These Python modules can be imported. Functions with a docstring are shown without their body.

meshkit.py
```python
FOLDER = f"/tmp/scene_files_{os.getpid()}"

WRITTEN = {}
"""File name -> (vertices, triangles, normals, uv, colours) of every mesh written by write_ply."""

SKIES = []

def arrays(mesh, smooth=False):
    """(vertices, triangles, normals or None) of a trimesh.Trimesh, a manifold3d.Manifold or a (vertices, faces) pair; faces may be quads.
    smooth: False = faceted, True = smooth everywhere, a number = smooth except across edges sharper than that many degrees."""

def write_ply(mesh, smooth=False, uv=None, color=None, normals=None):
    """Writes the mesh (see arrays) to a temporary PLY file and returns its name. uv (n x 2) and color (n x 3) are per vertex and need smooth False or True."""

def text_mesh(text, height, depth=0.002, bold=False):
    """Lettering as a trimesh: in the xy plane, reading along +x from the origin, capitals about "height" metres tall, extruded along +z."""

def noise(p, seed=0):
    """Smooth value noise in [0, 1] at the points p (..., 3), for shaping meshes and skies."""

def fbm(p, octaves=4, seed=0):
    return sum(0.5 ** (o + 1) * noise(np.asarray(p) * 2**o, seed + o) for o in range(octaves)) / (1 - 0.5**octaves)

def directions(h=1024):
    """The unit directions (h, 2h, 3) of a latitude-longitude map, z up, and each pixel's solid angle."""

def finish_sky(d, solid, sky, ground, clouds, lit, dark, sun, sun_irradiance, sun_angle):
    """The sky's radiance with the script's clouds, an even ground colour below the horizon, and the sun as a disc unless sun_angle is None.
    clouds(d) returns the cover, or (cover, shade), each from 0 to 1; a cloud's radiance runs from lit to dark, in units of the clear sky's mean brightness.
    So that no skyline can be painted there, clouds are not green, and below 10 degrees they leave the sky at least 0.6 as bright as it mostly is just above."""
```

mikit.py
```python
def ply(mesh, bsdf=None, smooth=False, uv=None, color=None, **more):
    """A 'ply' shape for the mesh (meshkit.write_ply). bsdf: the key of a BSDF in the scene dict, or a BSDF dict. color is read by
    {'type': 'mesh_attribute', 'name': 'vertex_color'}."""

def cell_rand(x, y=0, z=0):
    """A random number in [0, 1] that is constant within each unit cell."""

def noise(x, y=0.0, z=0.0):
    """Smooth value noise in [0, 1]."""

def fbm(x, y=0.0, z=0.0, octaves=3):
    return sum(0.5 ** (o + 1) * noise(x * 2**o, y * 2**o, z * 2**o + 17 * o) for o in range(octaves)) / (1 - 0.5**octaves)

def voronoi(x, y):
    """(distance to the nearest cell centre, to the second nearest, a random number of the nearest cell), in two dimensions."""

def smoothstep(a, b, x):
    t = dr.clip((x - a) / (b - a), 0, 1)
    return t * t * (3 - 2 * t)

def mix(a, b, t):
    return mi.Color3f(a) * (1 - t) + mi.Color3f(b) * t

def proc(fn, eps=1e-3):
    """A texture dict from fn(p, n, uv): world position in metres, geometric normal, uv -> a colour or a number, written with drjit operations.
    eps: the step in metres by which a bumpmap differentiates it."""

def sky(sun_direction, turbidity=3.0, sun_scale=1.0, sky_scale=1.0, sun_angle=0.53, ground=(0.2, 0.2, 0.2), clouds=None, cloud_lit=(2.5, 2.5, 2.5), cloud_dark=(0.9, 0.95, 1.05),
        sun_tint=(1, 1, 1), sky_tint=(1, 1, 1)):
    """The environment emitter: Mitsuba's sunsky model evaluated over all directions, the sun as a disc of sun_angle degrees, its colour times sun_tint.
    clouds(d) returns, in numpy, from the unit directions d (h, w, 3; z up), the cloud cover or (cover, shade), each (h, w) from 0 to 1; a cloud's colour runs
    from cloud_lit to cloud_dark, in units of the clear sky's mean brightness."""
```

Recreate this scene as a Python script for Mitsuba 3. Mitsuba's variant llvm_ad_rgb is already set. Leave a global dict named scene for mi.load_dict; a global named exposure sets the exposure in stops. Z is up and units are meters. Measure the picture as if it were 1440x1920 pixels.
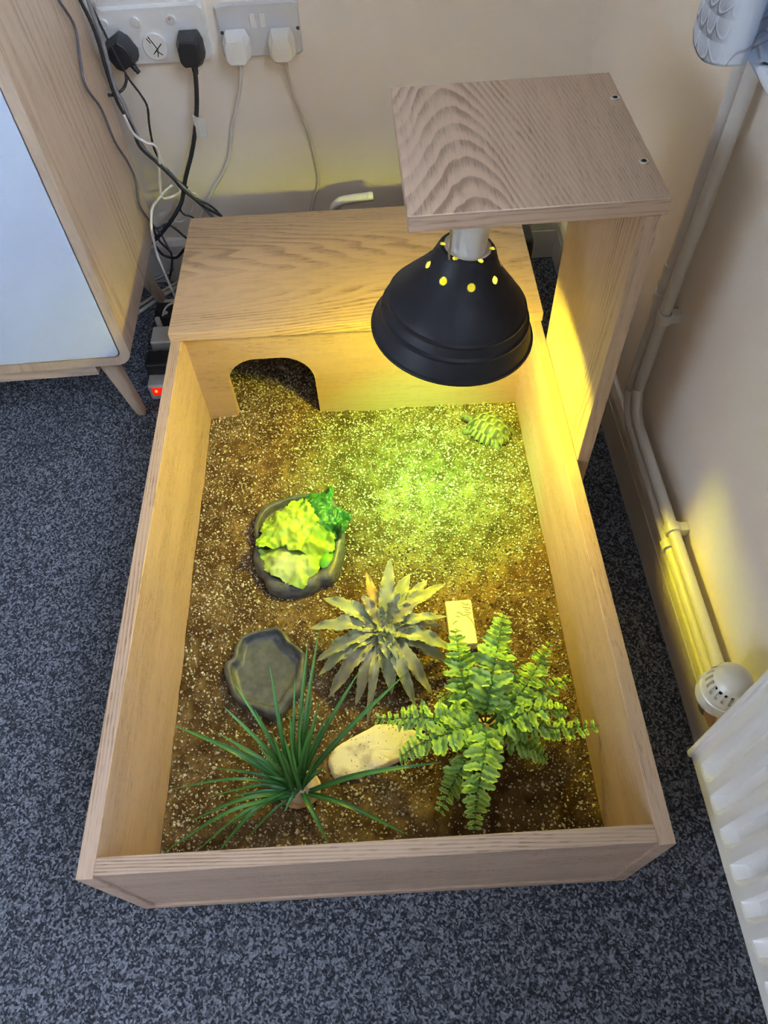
import math, random
import numpy as np
import drjit as dr
import mitsuba as mi
import trimesh
import manifold3d as m3
import shapely
import shapely.geometry as sg
from scipy.spatial import Delaunay
import mikit, meshkit
from mikit import ply, proc, noise, fbm, smoothstep, mix

scene, labels = {}, {}
T = mi.ScalarTransform4f
rng = np.random.default_rng(7)

# ------------------------------------------------------------------ camera, light, exposure
scene['camera'] = {'type': 'perspective', 'fov': 55.69, 'fov_axis': 'x', 'near_clip': 0.02, 'far_clip': 50.0,
                   'to_world': T().look_at(origin=[0.35142, -0.13872, 1.06915], target=[0.34583, 0.43662, 0.25125], up=[0.06263, 0.81651, 0.57393])}
exposure = -0.15

def overcast(d):
    cover = 0.75 + 0.25 * meshkit.fbm(d * 3.0, 3, 5)
    return cover, 0.3 * meshkit.fbm(d * 5.0, 3, 9)

scene['sky'] = mikit.sky((-0.5, -0.5, 0.7), turbidity=3.0, sun_scale=0.0, sky_scale=104.0, ground=(0.25, 0.25, 0.22), clouds=overcast,
                         cloud_lit=(1.55, 1.85, 2.35), cloud_dark=(0.95, 1.2, 1.6))

# ------------------------------------------------------------------ helpers
def add(key, mesh, bsdf, smooth=False, label=None, cat=None, group=None, kind=None, color=None, **more):
    scene[key] = ply(mesh, bsdf, smooth=smooth, color=color, **more)
    tag(key, label, cat, group, kind)
    return key

def tag(key, label=None, cat=None, group=None, kind=None):
    d = {k: v for k, v in (('label', label), ('category', cat), ('group', group), ('kind', kind)) if v}
    if d:
        labels[key] = {**labels.get(key, {}), **d}

def num(name, i):
    return name if i == 0 else f'{name}_{i:03d}'

def box(x0, x1, y0, y1, z0, z1, b=0.0008):
    """A box with chamfered edges."""
    lo, hi = np.array([x0, y0, z0]), np.array([x1, y1, z1])
    pts = []
    for i in np.ndindex(2, 2, 2):
        cnr = np.where(np.array(i) == 0, lo, hi)
        s = np.where(np.array(i) == 0, 1, -1) * b
        for k in range(3):
            q = cnr + s
            q[k] = cnr[k]
            pts.append(q)
    return trimesh.convex.convex_hull(np.array(pts))

def rbox(x0, x1, y0, y1, z0, z1, r, seg=3):
    """A box with round edges and corners."""
    s = trimesh.creation.icosphere(subdivisions=seg - 1, radius=r)
    pts = []
    for x in (x0 + r, x1 - r):
        for y in (y0 + r, y1 - r):
            for z in (z0 + r, z1 - r):
                pts.append(s.vertices + [x, y, z])
    return trimesh.convex.convex_hull(np.vstack(pts))

def move(mesh, m):
    mesh = mesh.copy()
    mesh.apply_transform(m)
    return mesh

def rot(axis, deg, point=(0, 0, 0)):
    return trimesh.transformations.rotation_matrix(math.radians(deg), axis, point)

def cat(*ms):
    return trimesh.util.concatenate(list(ms))

def man(mesh):
    mm = m3.Mesh(np.asarray(mesh.vertices, np.float32), np.asarray(mesh.faces, np.uint32))
    mm.merge()
    return m3.Manifold(mm)

def unman(m):
    a = m.to_mesh()
    return trimesh.Trimesh(np.array(a.vert_properties[:, :3]), np.array(a.tri_verts), process=False)

def spline(pts, n=8):
    """Catmull-Rom curve through the points."""
    p = np.asarray(pts, float)
    if len(p) < 3:
        return np.linspace(p[0], p[-1], n + 1)
    q = np.vstack([2 * p[0] - p[1], p, 2 * p[-1] - p[-2]])
    out = []
    for i in range(len(p) - 1):
        a, b, c_, d = q[i:i + 4]
        for t in np.arange(n) / n:
            out.append(0.5 * (2 * b + (c_ - a) * t + (2 * a - 5 * b + 4 * c_ - d) * t * t + (3 * b - a - 3 * c_ + d) * t ** 3))
    return np.array(out + [p[-1]])

def frames(p):
    t = np.gradient(p, axis=0)
    t /= np.linalg.norm(t, axis=1, keepdims=True) + 1e-12
    u = np.cross(t[0], [0, 0, 1.0] if abs(t[0][2]) < 0.9 else [1.0, 0, 0])
    us = []
    for k in range(len(p)):
        u = u - t[k] * (u @ t[k])
        u = u / (np.linalg.norm(u) + 1e-12)
        us.append(u)
    us = np.array(us)
    return t, us, np.cross(t, us)

def tube(pts, r, n=8, sides=10):
    p = spline(pts, n) if n else np.asarray(pts, float)
    r = np.broadcast_to(np.asarray(r, float), (len(p),)) if np.ndim(r) == 0 else np.interp(np.linspace(0, 1, len(p)), np.linspace(0, 1, len(r)), r)
    t, u, w = frames(p)
    ang = np.arange(sides) * 2 * np.pi / sides
    v = p[:, None] + r[:, None, None] * (np.cos(ang)[None, :, None] * u[:, None] + np.sin(ang)[None, :, None] * w[:, None])
    v = np.vstack([v.reshape(-1, 3), p[:1], p[-1:]])
    i, j = np.meshgrid(np.arange(len(p) - 1), np.arange(sides), indexing='ij')
    a, b = i * sides + j, i * sides + (j + 1) % sides
    f = np.vstack([np.stack([a, b, b + sides], -1).reshape(-1, 3), np.stack([a, b + sides, a + sides], -1).reshape(-1, 3)])
    k = np.arange(sides)
    e = (len(p) - 1) * sides
    f = np.vstack([f, np.stack([k * 0 + len(v) - 2, (k + 1) % sides, k], 1), np.stack([k * 0 + len(v) - 1, e + k, e + (k + 1) % sides], 1)])
    return trimesh.Trimesh(v, f, process=False)

def lathe(profile, sections=64):
    """profile: (r, z) pairs, closed solid of revolution about z."""
    return trimesh.creation.revolve(np.asarray(profile, float), sections=sections)

def align(a, origin):
    """4x4 that takes +z to the direction a and the origin to the point."""
    m = trimesh.geometry.align_vectors([0, 0, 1], np.asarray(a, float) / np.linalg.norm(a))
    m[:3, 3] = origin
    return m

def extrude(poly, h, m=None):
    mesh = trimesh.creation.extrude_polygon(poly, h, engine='earcut')
    return mesh if m is None else move(mesh, m)

def rrect(w, h, r):
    return sg.box(-w / 2 + r, -h / 2 + r, w / 2 - r, h / 2 - r).buffer(r, quad_segs=6)

def ring_loft(rings, cap0=True, cap1=True):
    """Joins closed rings of equal point count into one surface."""
    n = len(rings[0])
    v = np.vstack(rings)
    fs = []
    j = np.arange(n)
    for i in range(len(rings) - 1):
        a, b = i * n + j, i * n + (j + 1) % n
        fs += [np.stack([a, b, b + n], 1), np.stack([a, b + n, a + n], 1)]
    if cap0:
        v = np.vstack([v, rings[0].mean(0)])
        fs.append(np.stack([j * 0 + len(v) - 1, (j + 1) % n, j], 1))
    if cap1:
        v = np.vstack([v, rings[-1].mean(0)])
        e = (len(rings) - 1) * n
        fs.append(np.stack([j * 0 + len(v) - 1, e + j, e + (j + 1) % n], 1))
    return trimesh.Trimesh(v, np.vstack(fs), process=False)

def sheet(outline, zfun, res, thick):
    """A leaf-like sheet of some thickness over a plan outline, lifted by zfun(x, y)."""
    poly = sg.Polygon(outline).buffer(0)
    if poly.geom_type != 'Polygon':
        poly = max(poly.geoms, key=lambda g: g.area)
    L = poly.exterior.length
    edge = np.array([poly.exterior.interpolate(s).coords[0] for s in np.linspace(0, L, int(L / res), endpoint=False)])
    x0, y0, x1, y1 = poly.bounds
    gx, gy = np.meshgrid(np.arange(x0, x1, res), np.arange(y0, y1, res))
    g = np.stack([gx.ravel(), gy.ravel()], 1) + rng.uniform(-.25, .25, (gx.size, 2)) * res
    g = g[shapely.contains_xy(poly.buffer(-res * 0.6), g[:, 0], g[:, 1])]
    xy = np.vstack([edge, g])
    tri = Delaunay(xy).simplices
    cen = xy[tri].mean(1)
    tri = tri[shapely.contains_xy(poly, cen[:, 0], cen[:, 1])]
    a, b, c_ = xy[tri[:, 0]], xy[tri[:, 1]], xy[tri[:, 2]]
    s = (b[:, 0] - a[:, 0]) * (c_[:, 1] - a[:, 1]) - (b[:, 1] - a[:, 1]) * (c_[:, 0] - a[:, 0])
    tri[s < 0] = tri[s < 0][:, ::-1]
    z = zfun(xy[:, 0], xy[:, 1])
    top = np.column_stack([xy, z + thick / 2])
    bot = np.column_stack([xy, z - thick / 2])
    n = len(xy)
    e = np.vstack([tri[:, [0, 1]], tri[:, [1, 2]], tri[:, [2, 0]]])
    es = {tuple(x) for x in e}
    be = np.array([x for x in es if (x[1], x[0]) not in es])
    side = np.vstack([np.column_stack([be[:, 1], be[:, 0], be[:, 0] + n]), np.column_stack([be[:, 1], be[:, 0] + n, be[:, 1] + n])])
    return trimesh.Trimesh(np.vstack([top, bot]), np.vstack([tri, tri[:, ::-1] + n, side]), process=False), xy

# ------------------------------------------------------------------ materials
def principled(col, rough=0.5, spec=0.4, metal=0.0, **k):
    base = {'type': 'rgb', 'value': list(col)} if isinstance(col, (tuple, list)) else col
    return {'type': 'twosided', 'bsdf': {'type': 'principled', 'base_color': base, 'roughness': rough, 'specular': spec, 'metallic': metal, **k}}

def mat(key, *a, **k):
    scene[key] = principled(*a, **k)
    return key

def matte(key, col):
    scene[key] = {'type': 'twosided', 'bsdf': {'type': 'diffuse', 'reflectance': {'type': 'rgb', 'value': list(col)} if isinstance(col, tuple) else col}}
    return key

def oak(al, ac, x0=0.0, K=8.0, c=1.0, freq=33.0, seed=0.0, light=(0.435, 0.295, 0.195), dark=(0.235, 0.145, 0.088), amount=0.7, rough=0.42, wrp=0.022, band=None):
    def fn(p, n, uv):
        q = (p.x, p.y, p.z)
        a = q[al]
        b = q[ac[0]] + (q[ac[1]] * 0.93 if len(ac) > 1 else 0.0)
        warp = wrp * (fbm(a * 5 + seed, b * 14 + seed, seed, octaves=3) - 0.5) + 0.006 * (noise(a * 18, b * 150, seed) - 0.5)
        f = freq * (c * a + K * dr.square(b - x0) + warp) + 1.8 * noise(b * 13 + a * 1.5, seed, 2.0) + 1.2 * noise(b * 45, a * 2.5, seed)
        t = f - dr.floor(f)
        ring = smoothstep(0.15, 0.8, t) * (1 - smoothstep(0.86, 1.0, t))
        ring = ring * (0.25 + 0.9 * noise(a * 9, b * 60, seed + 3)) * (0.35 + 1.1 * smoothstep(.3, .7, noise(a * 3.1, b * 21, seed + 6)))
        pore = smoothstep(0.6, 0.9, noise(a * 70, b * 800, seed + 5))
        fine = noise(a * 16, b * 260, seed + 9)
        k = dr.clip(amount * ring + 0.42 * pore * (0.4 + ring) + 0.22 * (fine - 0.5), 0, 1)
        if band is not None:
            e = smoothstep(0.6, 0.8, dr.abs((n.x, n.y, n.z)[band]))
            o = (p.x, p.y, p.z)[1 - band]
            kb = dr.clip(0.75 * smoothstep(0.42, 0.75, noise(o * 16, p.z * 420, seed)) * noise(o * 60, p.z * 900, seed + 2) + .15, 0, 1)
            k = k * (1 - e) + kb * e
        return mix(light, dark, k) * (0.93 + 0.14 * noise(a * 2, b * 9, seed + 1))
    return principled(proc(fn), rough, 0.35)

scene['oak_shelf'] = oak(1, (0, 2), x0=0.437 + 0.602, K=24.0, freq=29, seed=1.0, amount=0.85, wrp=0.03, band=1, light=(0.475, 0.33, 0.235), dark=(0.235, 0.142, 0.088))
scene['oak_lid'] = oak(0, (1, 2), x0=0.99 + 0.23, K=13.0, c=0.4, freq=30, seed=4.0, amount=0.5, wrp=0.045)
scene['oak_side'] = oak(1, (2, 0), x0=0.0, K=1.0, c=0.15, freq=40, seed=7.0, amount=0.4)
scene['oak_edge'] = oak(1, (0, 2), x0=-0.3, K=6.0, c=0.2, freq=42, seed=2.0, amount=0.5, light=(0.44, 0.305, 0.225))
scene['oak_front'] = oak(0, (1, 2), x0=-0.3, K=6.0, c=0.2, freq=42, seed=3.0, amount=0.5, light=(0.44, 0.305, 0.225))
scene['oak_hide'] = oak(0, (2, 1), x0=0.2, K=22.0, c=0.6, freq=22, seed=5.0, amount=0.5)
scene['oak_post'] = oak(2, (1, 0), x0=0.9, K=5.0, c=0.15, freq=45, seed=6.0, amount=0.5)
scene['oak_cabinet'] = oak(2, (1, 0), x0=0.7, K=3.0, c=0.12, freq=34, seed=8.0, amount=0.42, light=(0.46, 0.345, 0.25), dark=(0.33, 0.225, 0.155))
scene['oak_cabinet_rail'] = oak(0, (1, 2), x0=0.7, K=3.0, c=0.12, freq=34, seed=8.5, amount=0.5, light=(0.46, 0.35, 0.27), dark=(0.30, 0.21, 0.15))

matte('wall_paint', (0.775, 0.70, 0.61))
matte('ceiling_paint', (0.80, 0.79, 0.77))
mat('gloss_white', (0.88, 0.865, 0.85), 0.3, 0.5)
mat('pipe_white', (0.68, 0.665, 0.65), 0.35, 0.5)
mat('radiator_white', (0.78, 0.755, 0.73), 0.35, 0.5)
mat('white_plastic', (0.76, 0.77, 0.78), 0.3, 0.5)
mat('cream_plastic', (0.74, 0.71, 0.64), 0.32, 0.5)
mat('grey_plastic', (0.60, 0.60, 0.62), 0.35, 0.5)
mat('lamp_ceramic', (0.80, 0.81, 0.82), 0.3, 0.5)
mat('black_plastic', (0.010, 0.011, 0.013), 0.4, 0.5)
mat('black_cable_sheath', (0.012, 0.014, 0.018), 0.45, 0.5)
mat('grey_cable_sheath', (0.19, 0.19, 0.21), 0.45, 0.5)
mat('dark_grey_cable_sheath', (0.07, 0.07, 0.085), 0.45, 0.5)
mat('white_cable_sheath', (0.72, 0.72, 0.74), 0.4, 0.5)
mat('cream_cable_sheath', (0.64, 0.58, 0.50), 0.45, 0.5)
mat('paper_tag', (0.62, 0.62, 0.60), 0.7, 0.2)
mat('door_white', (0.52, 0.58, 0.71), 0.22, 0.5)
mat('steel', (0.62, 0.60, 0.57), 0.32, 0.5, 1.0)
mat('dark_steel', (0.10, 0.11, 0.12), 0.4, 0.5, 1.0)
mat('brass', (0.80, 0.60, 0.42), 0.38, 0.5, 1.0)
mat('wire', (0.55, 0.45, 0.30), 0.35, 0.5, 1.0)
mat('dark_gap', (0.015, 0.014, 0.013), 0.8, 0.2)
mat('shade_black', proc(lambda p, n, uv: mix((0.006, 0.006, 0.009), (0.012, 0.012, 0.016), fbm(p.x * 60, p.y * 60, p.z * 60))), 0.48, 0.3)
mat('shade_inside', (0.75, 0.74, 0.68), 0.35, 0.5)
mat('vertex', {'type': 'mesh_attribute', 'name': 'vertex_color'}, 0.6, 0.3)
mat('leaf_vertex', {'type': 'mesh_attribute', 'name': 'vertex_color'}, 0.42, 0.4)
matte('earth_vertex', {'type': 'mesh_attribute', 'name': 'vertex_color'})

def carpet_colour(p, n, uv):
    wx, wy = p.x + 0.004 * noise(p.x * 160, p.y * 160, 1.0), p.y + 0.004 * noise(p.x * 160, p.y * 160, 8.0)
    d1, d2, r = mikit.voronoi(wx * 350, wy * 350)
    s = noise(p.x * 620, p.y * 620, 5.0)
    k = dr.clip(0.75 * smoothstep(0.25, 1.0, r) * (1.1 - 0.6 * d1) + 0.45 * (s - 0.4), 0, 1)
    return mix((0.024, 0.025, 0.031), (0.23, 0.235, 0.265), k)
matte('carpet', proc(carpet_colour))

def rock(a, b, s):
    return proc(lambda p, n, uv: mix(a, b, smoothstep(0.3, 0.7, fbm(p.x * s, p.y * s, p.z * s * 1.5, octaves=4))))
mat('dish_rock', rock((0.056, 0.061, 0.064), (0.094, 0.099, 0.096), 90), 0.45, 0.45)
mat('limestone', proc(lambda p, n, uv: mix(mix((0.52, 0.47, 0.42), (0.80, 0.75, 0.68), smoothstep(.25, .55, fbm(p.x * 60, p.y * 60, p.z * 60, octaves=4))), (0.34, 0.27, 0.20), smoothstep(.74, .86, noise(p.x * 420, p.y * 420, p.z * 420)))), 0.85, 0.2)
mat('calcium', rock((0.70, 0.66, 0.50), (0.80, 0.76, 0.60), 260), 0.85, 0.2)
mat('calcium_groove', (0.30, 0.26, 0.16), 0.9, 0.1)
mat('pot_stone', rock((0.34, 0.25, 0.18), (0.66, 0.53, 0.42), 60), 0.8, 0.2)

# ------------------------------------------------------------------ the room
WX, WY = 0.785, 1.327            # right wall, back wall
XL, YF, ZC = -2.7, -2.9, 2.4     # far left wall, wall behind the camera, ceiling

def quad(a, b, c_, d):
    return np.array([a, b, c_, d], float), np.array([[0, 1, 2], [0, 2, 3]])

gx, gy = np.meshgrid(np.arange(-0.62, WX, 0.003), np.arange(-0.36, WY, 0.003), indexing='ij')
gp = np.stack([gx, gy, gx * 0], -1)
gz = 0.0055 * (meshkit.noise(gp * 260, 1) * 0.6 + meshkit.noise(gp * 520, 2) * 0.4) - 0.004
gz[0, :] = gz[-1, :] = -0.004
gz[:, 0] = gz[:, -1] = -0.004
nx, ny = gx.shape
i, j = np.meshgrid(np.arange(nx - 1), np.arange(ny - 1), indexing='ij')
k = (i * ny + j).ravel()
gf = np.vstack([np.stack([k, k + ny, k + ny + 1], 1), np.stack([k, k + ny + 1, k + 1], 1)])
x0_, x1_, y0_, y1_ = gx[0, 0], gx[-1, 0], gy[0, 0], gy[0, -1]
big = [quad((XL, YF, -.004), (x0_, YF, -.004), (x0_, WY, -.004), (XL, WY, -.004)), quad((x0_, YF, -.004), (WX, YF, -.004), (WX, y0_, -.004), (x0_, y0_, -.004)),
       quad((x1_, y0_, -.004), (WX, y0_, -.004), (WX, WY, -.004), (x1_, WY, -.004)), quad((x0_, y1_, -.004), (x1_, y1_, -.004), (x1_, WY, -.004), (x0_, WY, -.004))]
floor_mesh = cat(trimesh.Trimesh(np.stack([gx, gy, gz], -1).reshape(-1, 3), gf, process=False), *[trimesh.Trimesh(*q, process=False) for q in big])
add('floor', floor_mesh, 'carpet', smooth=True, label='speckled navy and grey looped carpet over the whole floor', kind='structure')

add('wall_back', box(XL, WX + .1, WY, WY + .1, -.1, ZC, .001), 'wall_paint', label='cream painted back wall with the sockets', kind='structure')
WINL = (-2.4, -0.9, 0.9, 2.1)
wl = sg.box(YF, -0.1, WY + .1, ZC).difference(sg.box(WINL[0], WINL[2], WINL[1], WINL[3]))
add('wall_left', extrude(wl, 0.1, np.array([[0, 0, 1, XL - .1], [1, 0, 0, 0], [0, 1, 0, 0], [0, 0, 0, 1.0]])), 'wall_paint', kind='structure', label='cream painted wall far to the left')
add('wall_front', box(XL - .1, WX + .1, YF - .1, YF, -.1, ZC, .001), 'wall_paint', kind='structure', label='cream painted wall opposite the sockets')
add('ceiling', box(XL - .1, WX + .1, YF - .1, WY + .1, ZC, ZC + .1, .001), 'ceiling_paint', kind='structure', label='white ceiling')
WIN = (-1.75, 0.42, 1.02, 2.2)   # window opening: y from, y to, z from, z to
wall_r = sg.box(YF, -0.1, WY + .1, ZC).difference(sg.box(WIN[0], WIN[2], WIN[1], WIN[3]))
to_yz = np.array([[0, 0, 1, WX], [1, 0, 0, 0], [0, 1, 0, 0], [0, 0, 0, 1.0]])
add('wall_right', extrude(wall_r, 0.1, to_yz), 'wall_paint', kind='structure', label='cream painted right wall with pipes and radiator')
fr = sg.box(WIN[0], WIN[2], WIN[1], WIN[3])
ym = (WIN[0] + WIN[1]) / 2
holes = [sg.box(WIN[0] + .05, WIN[2] + .05, ym - .025, WIN[3] - .05), sg.box(ym + .025, WIN[2] + .05, WIN[1] - .05, WIN[3] - .05)]
frame = fr.difference(sg.MultiPolygon(holes))
fm = np.array(to_yz); fm[0, 3] = WX + .03
add('window_1__window_frame', extrude(frame, 0.05, fm), 'gloss_white')
tag('window_1', 'white framed window over the radiator', None, None, 'structure')
fl = sg.box(WINL[0], WINL[2], WINL[1], WINL[3])
yl_ = (WINL[0] + WINL[1]) / 2
holes_l = [sg.box(WINL[0] + .05, WINL[2] + .05, yl_ - .025, WINL[3] - .05), sg.box(yl_ + .025, WINL[2] + .05, WINL[1] - .05, WINL[3] - .05)]
add('window_2__window_frame', extrude(fl.difference(sg.MultiPolygon(holes_l)), 0.05, np.array([[0, 0, 1, XL - .08], [1, 0, 0, 0], [0, 1, 0, 0], [0, 0, 0, 1.0]])), 'gloss_white')
tag('window_2', 'white framed window in the far left wall', None, None, 'structure')
add('window_1__window_sill', box(WX - .09, WX + .03, WIN[0] - .05, WIN[1] + .05, WIN[2] - .03, WIN[2], .004), 'gloss_white')
scene['pane_glass'] = {'type': 'thindielectric', 'int_ior': 1.5}
for n_, h in enumerate(holes):
    b = h.bounds
    add(num('window_1__pane', n_), quad((WX + .055, b[0], b[1]), (WX + .055, b[2], b[1]), (WX + .055, b[2], b[3]), (WX + .055, b[0], b[3])), 'pane_glass')

def skirting(key, label, m, length):
    prof = sg.Polygon([(0, 0), (0.0125, 0), (0.0125, 0.070), (0.0112, 0.0715), (0.0112, 0.0735), (0.0122, 0.075), (0.0122, 0.092), (0.007, 0.103), (0.002, 0.106), (0, 0.106)])
    add(key, extrude(prof, length, m), 'gloss_white', label=label, kind='structure')
skirting('baseboard_right', 'white moulded skirting board along the right wall', np.array([[-1, 0, 0, WX], [0, 0, 1, YF], [0, 1, 0, 0], [0, 0, 0, 1.0]]), WY - YF)
skirting('baseboard_back', 'white moulded skirting board under the sockets', np.array([[0, 0, 1, XL], [-1, 0, 0, WY], [0, 1, 0, 0], [0, 0, 0, 1.0]]), WX - XL)

# ------------------------------------------------------------------ tortoise table
H0, H1 = 0.0195, 0.2385          # underside and top of the side panels
tag('tortoise_table', 'low open oak-effect tortoise table with hide box and lamp bracket on the carpet', 'tortoise table')
W, D, t = 0.63, 1.16, 0.0182
add('tortoise_table__bottom_board', box(0.0, W, 0.0, D, 0.0015, H0), 'oak_front', label='flat base board showing as a thin ledge')
add('tortoise_table__side_panel', box(0, t, 0, D, H0, H1), 'oak_edge')
add('tortoise_table__side_panel_001', box(W - t, W, 0, D, H0, H1), 'oak_edge')
add('tortoise_table__front_panel', box(t, W - t, 0.0028, 0.021, H0, H1 - 0.0003), 'oak_front')
add('tortoise_table__back_panel', box(t, W - t, D - t, D, H0, H1), 'oak_front')
# the wall of the hide, with an arched doorway
YH = 0.8413
arch = sg.box(0.074, -0.2, 0.232, 0.116).union(sg.box(0.074 + .058, -0.2, 0.232 - .058, 0.174)).union(sg.Point(0.132, 0.116).buffer(0.058, quad_segs=16)).union(sg.Point(0.174, 0.116).buffer(0.058, quad_segs=16))
hide = sg.box(t, H0, W - t, H1).difference(arch)
add('tortoise_table__hide_wall', extrude(hide, 0.0165, np.array([[1, 0, 0, 0], [0, 0, -1, YH + .0165], [0, 1, 0, 0], [0, 0, 0, 1.0]])), 'oak_hide', label='inner wall with an arched doorway')
lid = box(0.0, 0.632, 0.8255, 1.159, H1 + .0002, H1 + .0175)
add('tortoise_table__lid', move(lid, rot([0, 0, 1], -0.6, (0.0, 0.83, 0))), 'oak_lid', label='flat lid over the hide')
add('tortoise_table__lamp_post', box(0.6302, 0.6484, 0.5163, 0.774, 0.0015, 0.6282), 'oak_post', label='upright board holding the lamp shelf')
yaw = rot([0, 0, 1], 0.5, (0.65, 0.516, 0))
add('tortoise_table__lamp_shelf', move(box(0.389, 0.6525, 0.516, 0.7825, 0.6285, 0.647), yaw), 'oak_shelf', label='horizontal board the lamp hangs from')
for n_, (sx, sy) in enumerate(((0.6422, 0.7197), (0.641, 0.5843))):
    s_ = cat(move(lathe([(0, 0), (0.0058, 0), (0.0058, 0.0005), (0.0052, 0.0012), (0.0030, 0.0012), (0.0022, 0.0004), (0, 0.0004)], 24), align([0, 0, 1], (sx, sy, 0.647))))
    add(num('tortoise_table__lamp_shelf__screw', n_), cat(s_), 'steel', smooth=30, label='steel screw head')
    add(num('tortoise_table__lamp_shelf__screw_socket', n_), move(trimesh.creation.cylinder(radius=.0027, height=.0003, sections=6), align([0, 0, 1], (sx, sy, .6484))), 'dark_gap', label='dark hexagon recess')

# ------------------------------------------------------------------ heat lamp
tag('heat_lamp', 'black dome heat lamp hanging under the oak lamp shelf, lit yellow-green', 'lamp')
LT, LA = np.array([0.4745, 0.62, 0.60]), np.array([-0.112, 0.012, -1.0])
LA /= np.linalg.norm(LA)
LM = align(-LA, LT)              # lamp space: +z up the axis, 0 at LT
prof = [(0.0226, .0690), (0.0290, .0665), (0.0330, .0670), (0.0355, .0700), (0.0385, .0770), (0.0415, .0845), (0.0455, .0920), (0.0515, .1000), (0.0585, .1090), (0.0670, .1190), (0.0765, .1295), (0.0850, .1395),
        (0.0882, .1450), (0.0912, .1466), (0.0915, .1492), (0.0898, .1512), (0.0922, .1560), (0.0945, .1615), (0.0980, .1635), (0.0984, .1662), (0.0968, .1684), (0.0992, .1735), (0.1035, .1830), (0.1060, .1895), (0.1088, .1905), (0.1095, .1925)]
th = 0.0016
r_, s_ = np.array(prof).T
inner_r = np.array(prof)[:-2] - [th, -th * .2]
outer = [(a, -b) for a, b in prof]
inner = [(a - th, -b - th * 0.4) for a, b in prof[:-2]][::-1]
shade = lathe(outer + [(0.1092, -.194), (0.1055, -.1935)] + inner + [outer[0]], 96)
if shade.volume < 0:
    shade.invert()
sm = man(shade)
for q in range(8):               # vent holes: a ring in the shoulder, a ring in the crown
    an = q * math.pi / 4 + math.radians(-85)
    d_ = np.array([math.cos(an), math.sin(an), 0.65])
    cyl = trimesh.creation.cylinder(radius=0.0052, height=0.05, sections=20)
    sm = sm - man(move(cyl, align(d_, (0.0455 * math.cos(an), 0.0455 * math.sin(an), -0.092))))
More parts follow.
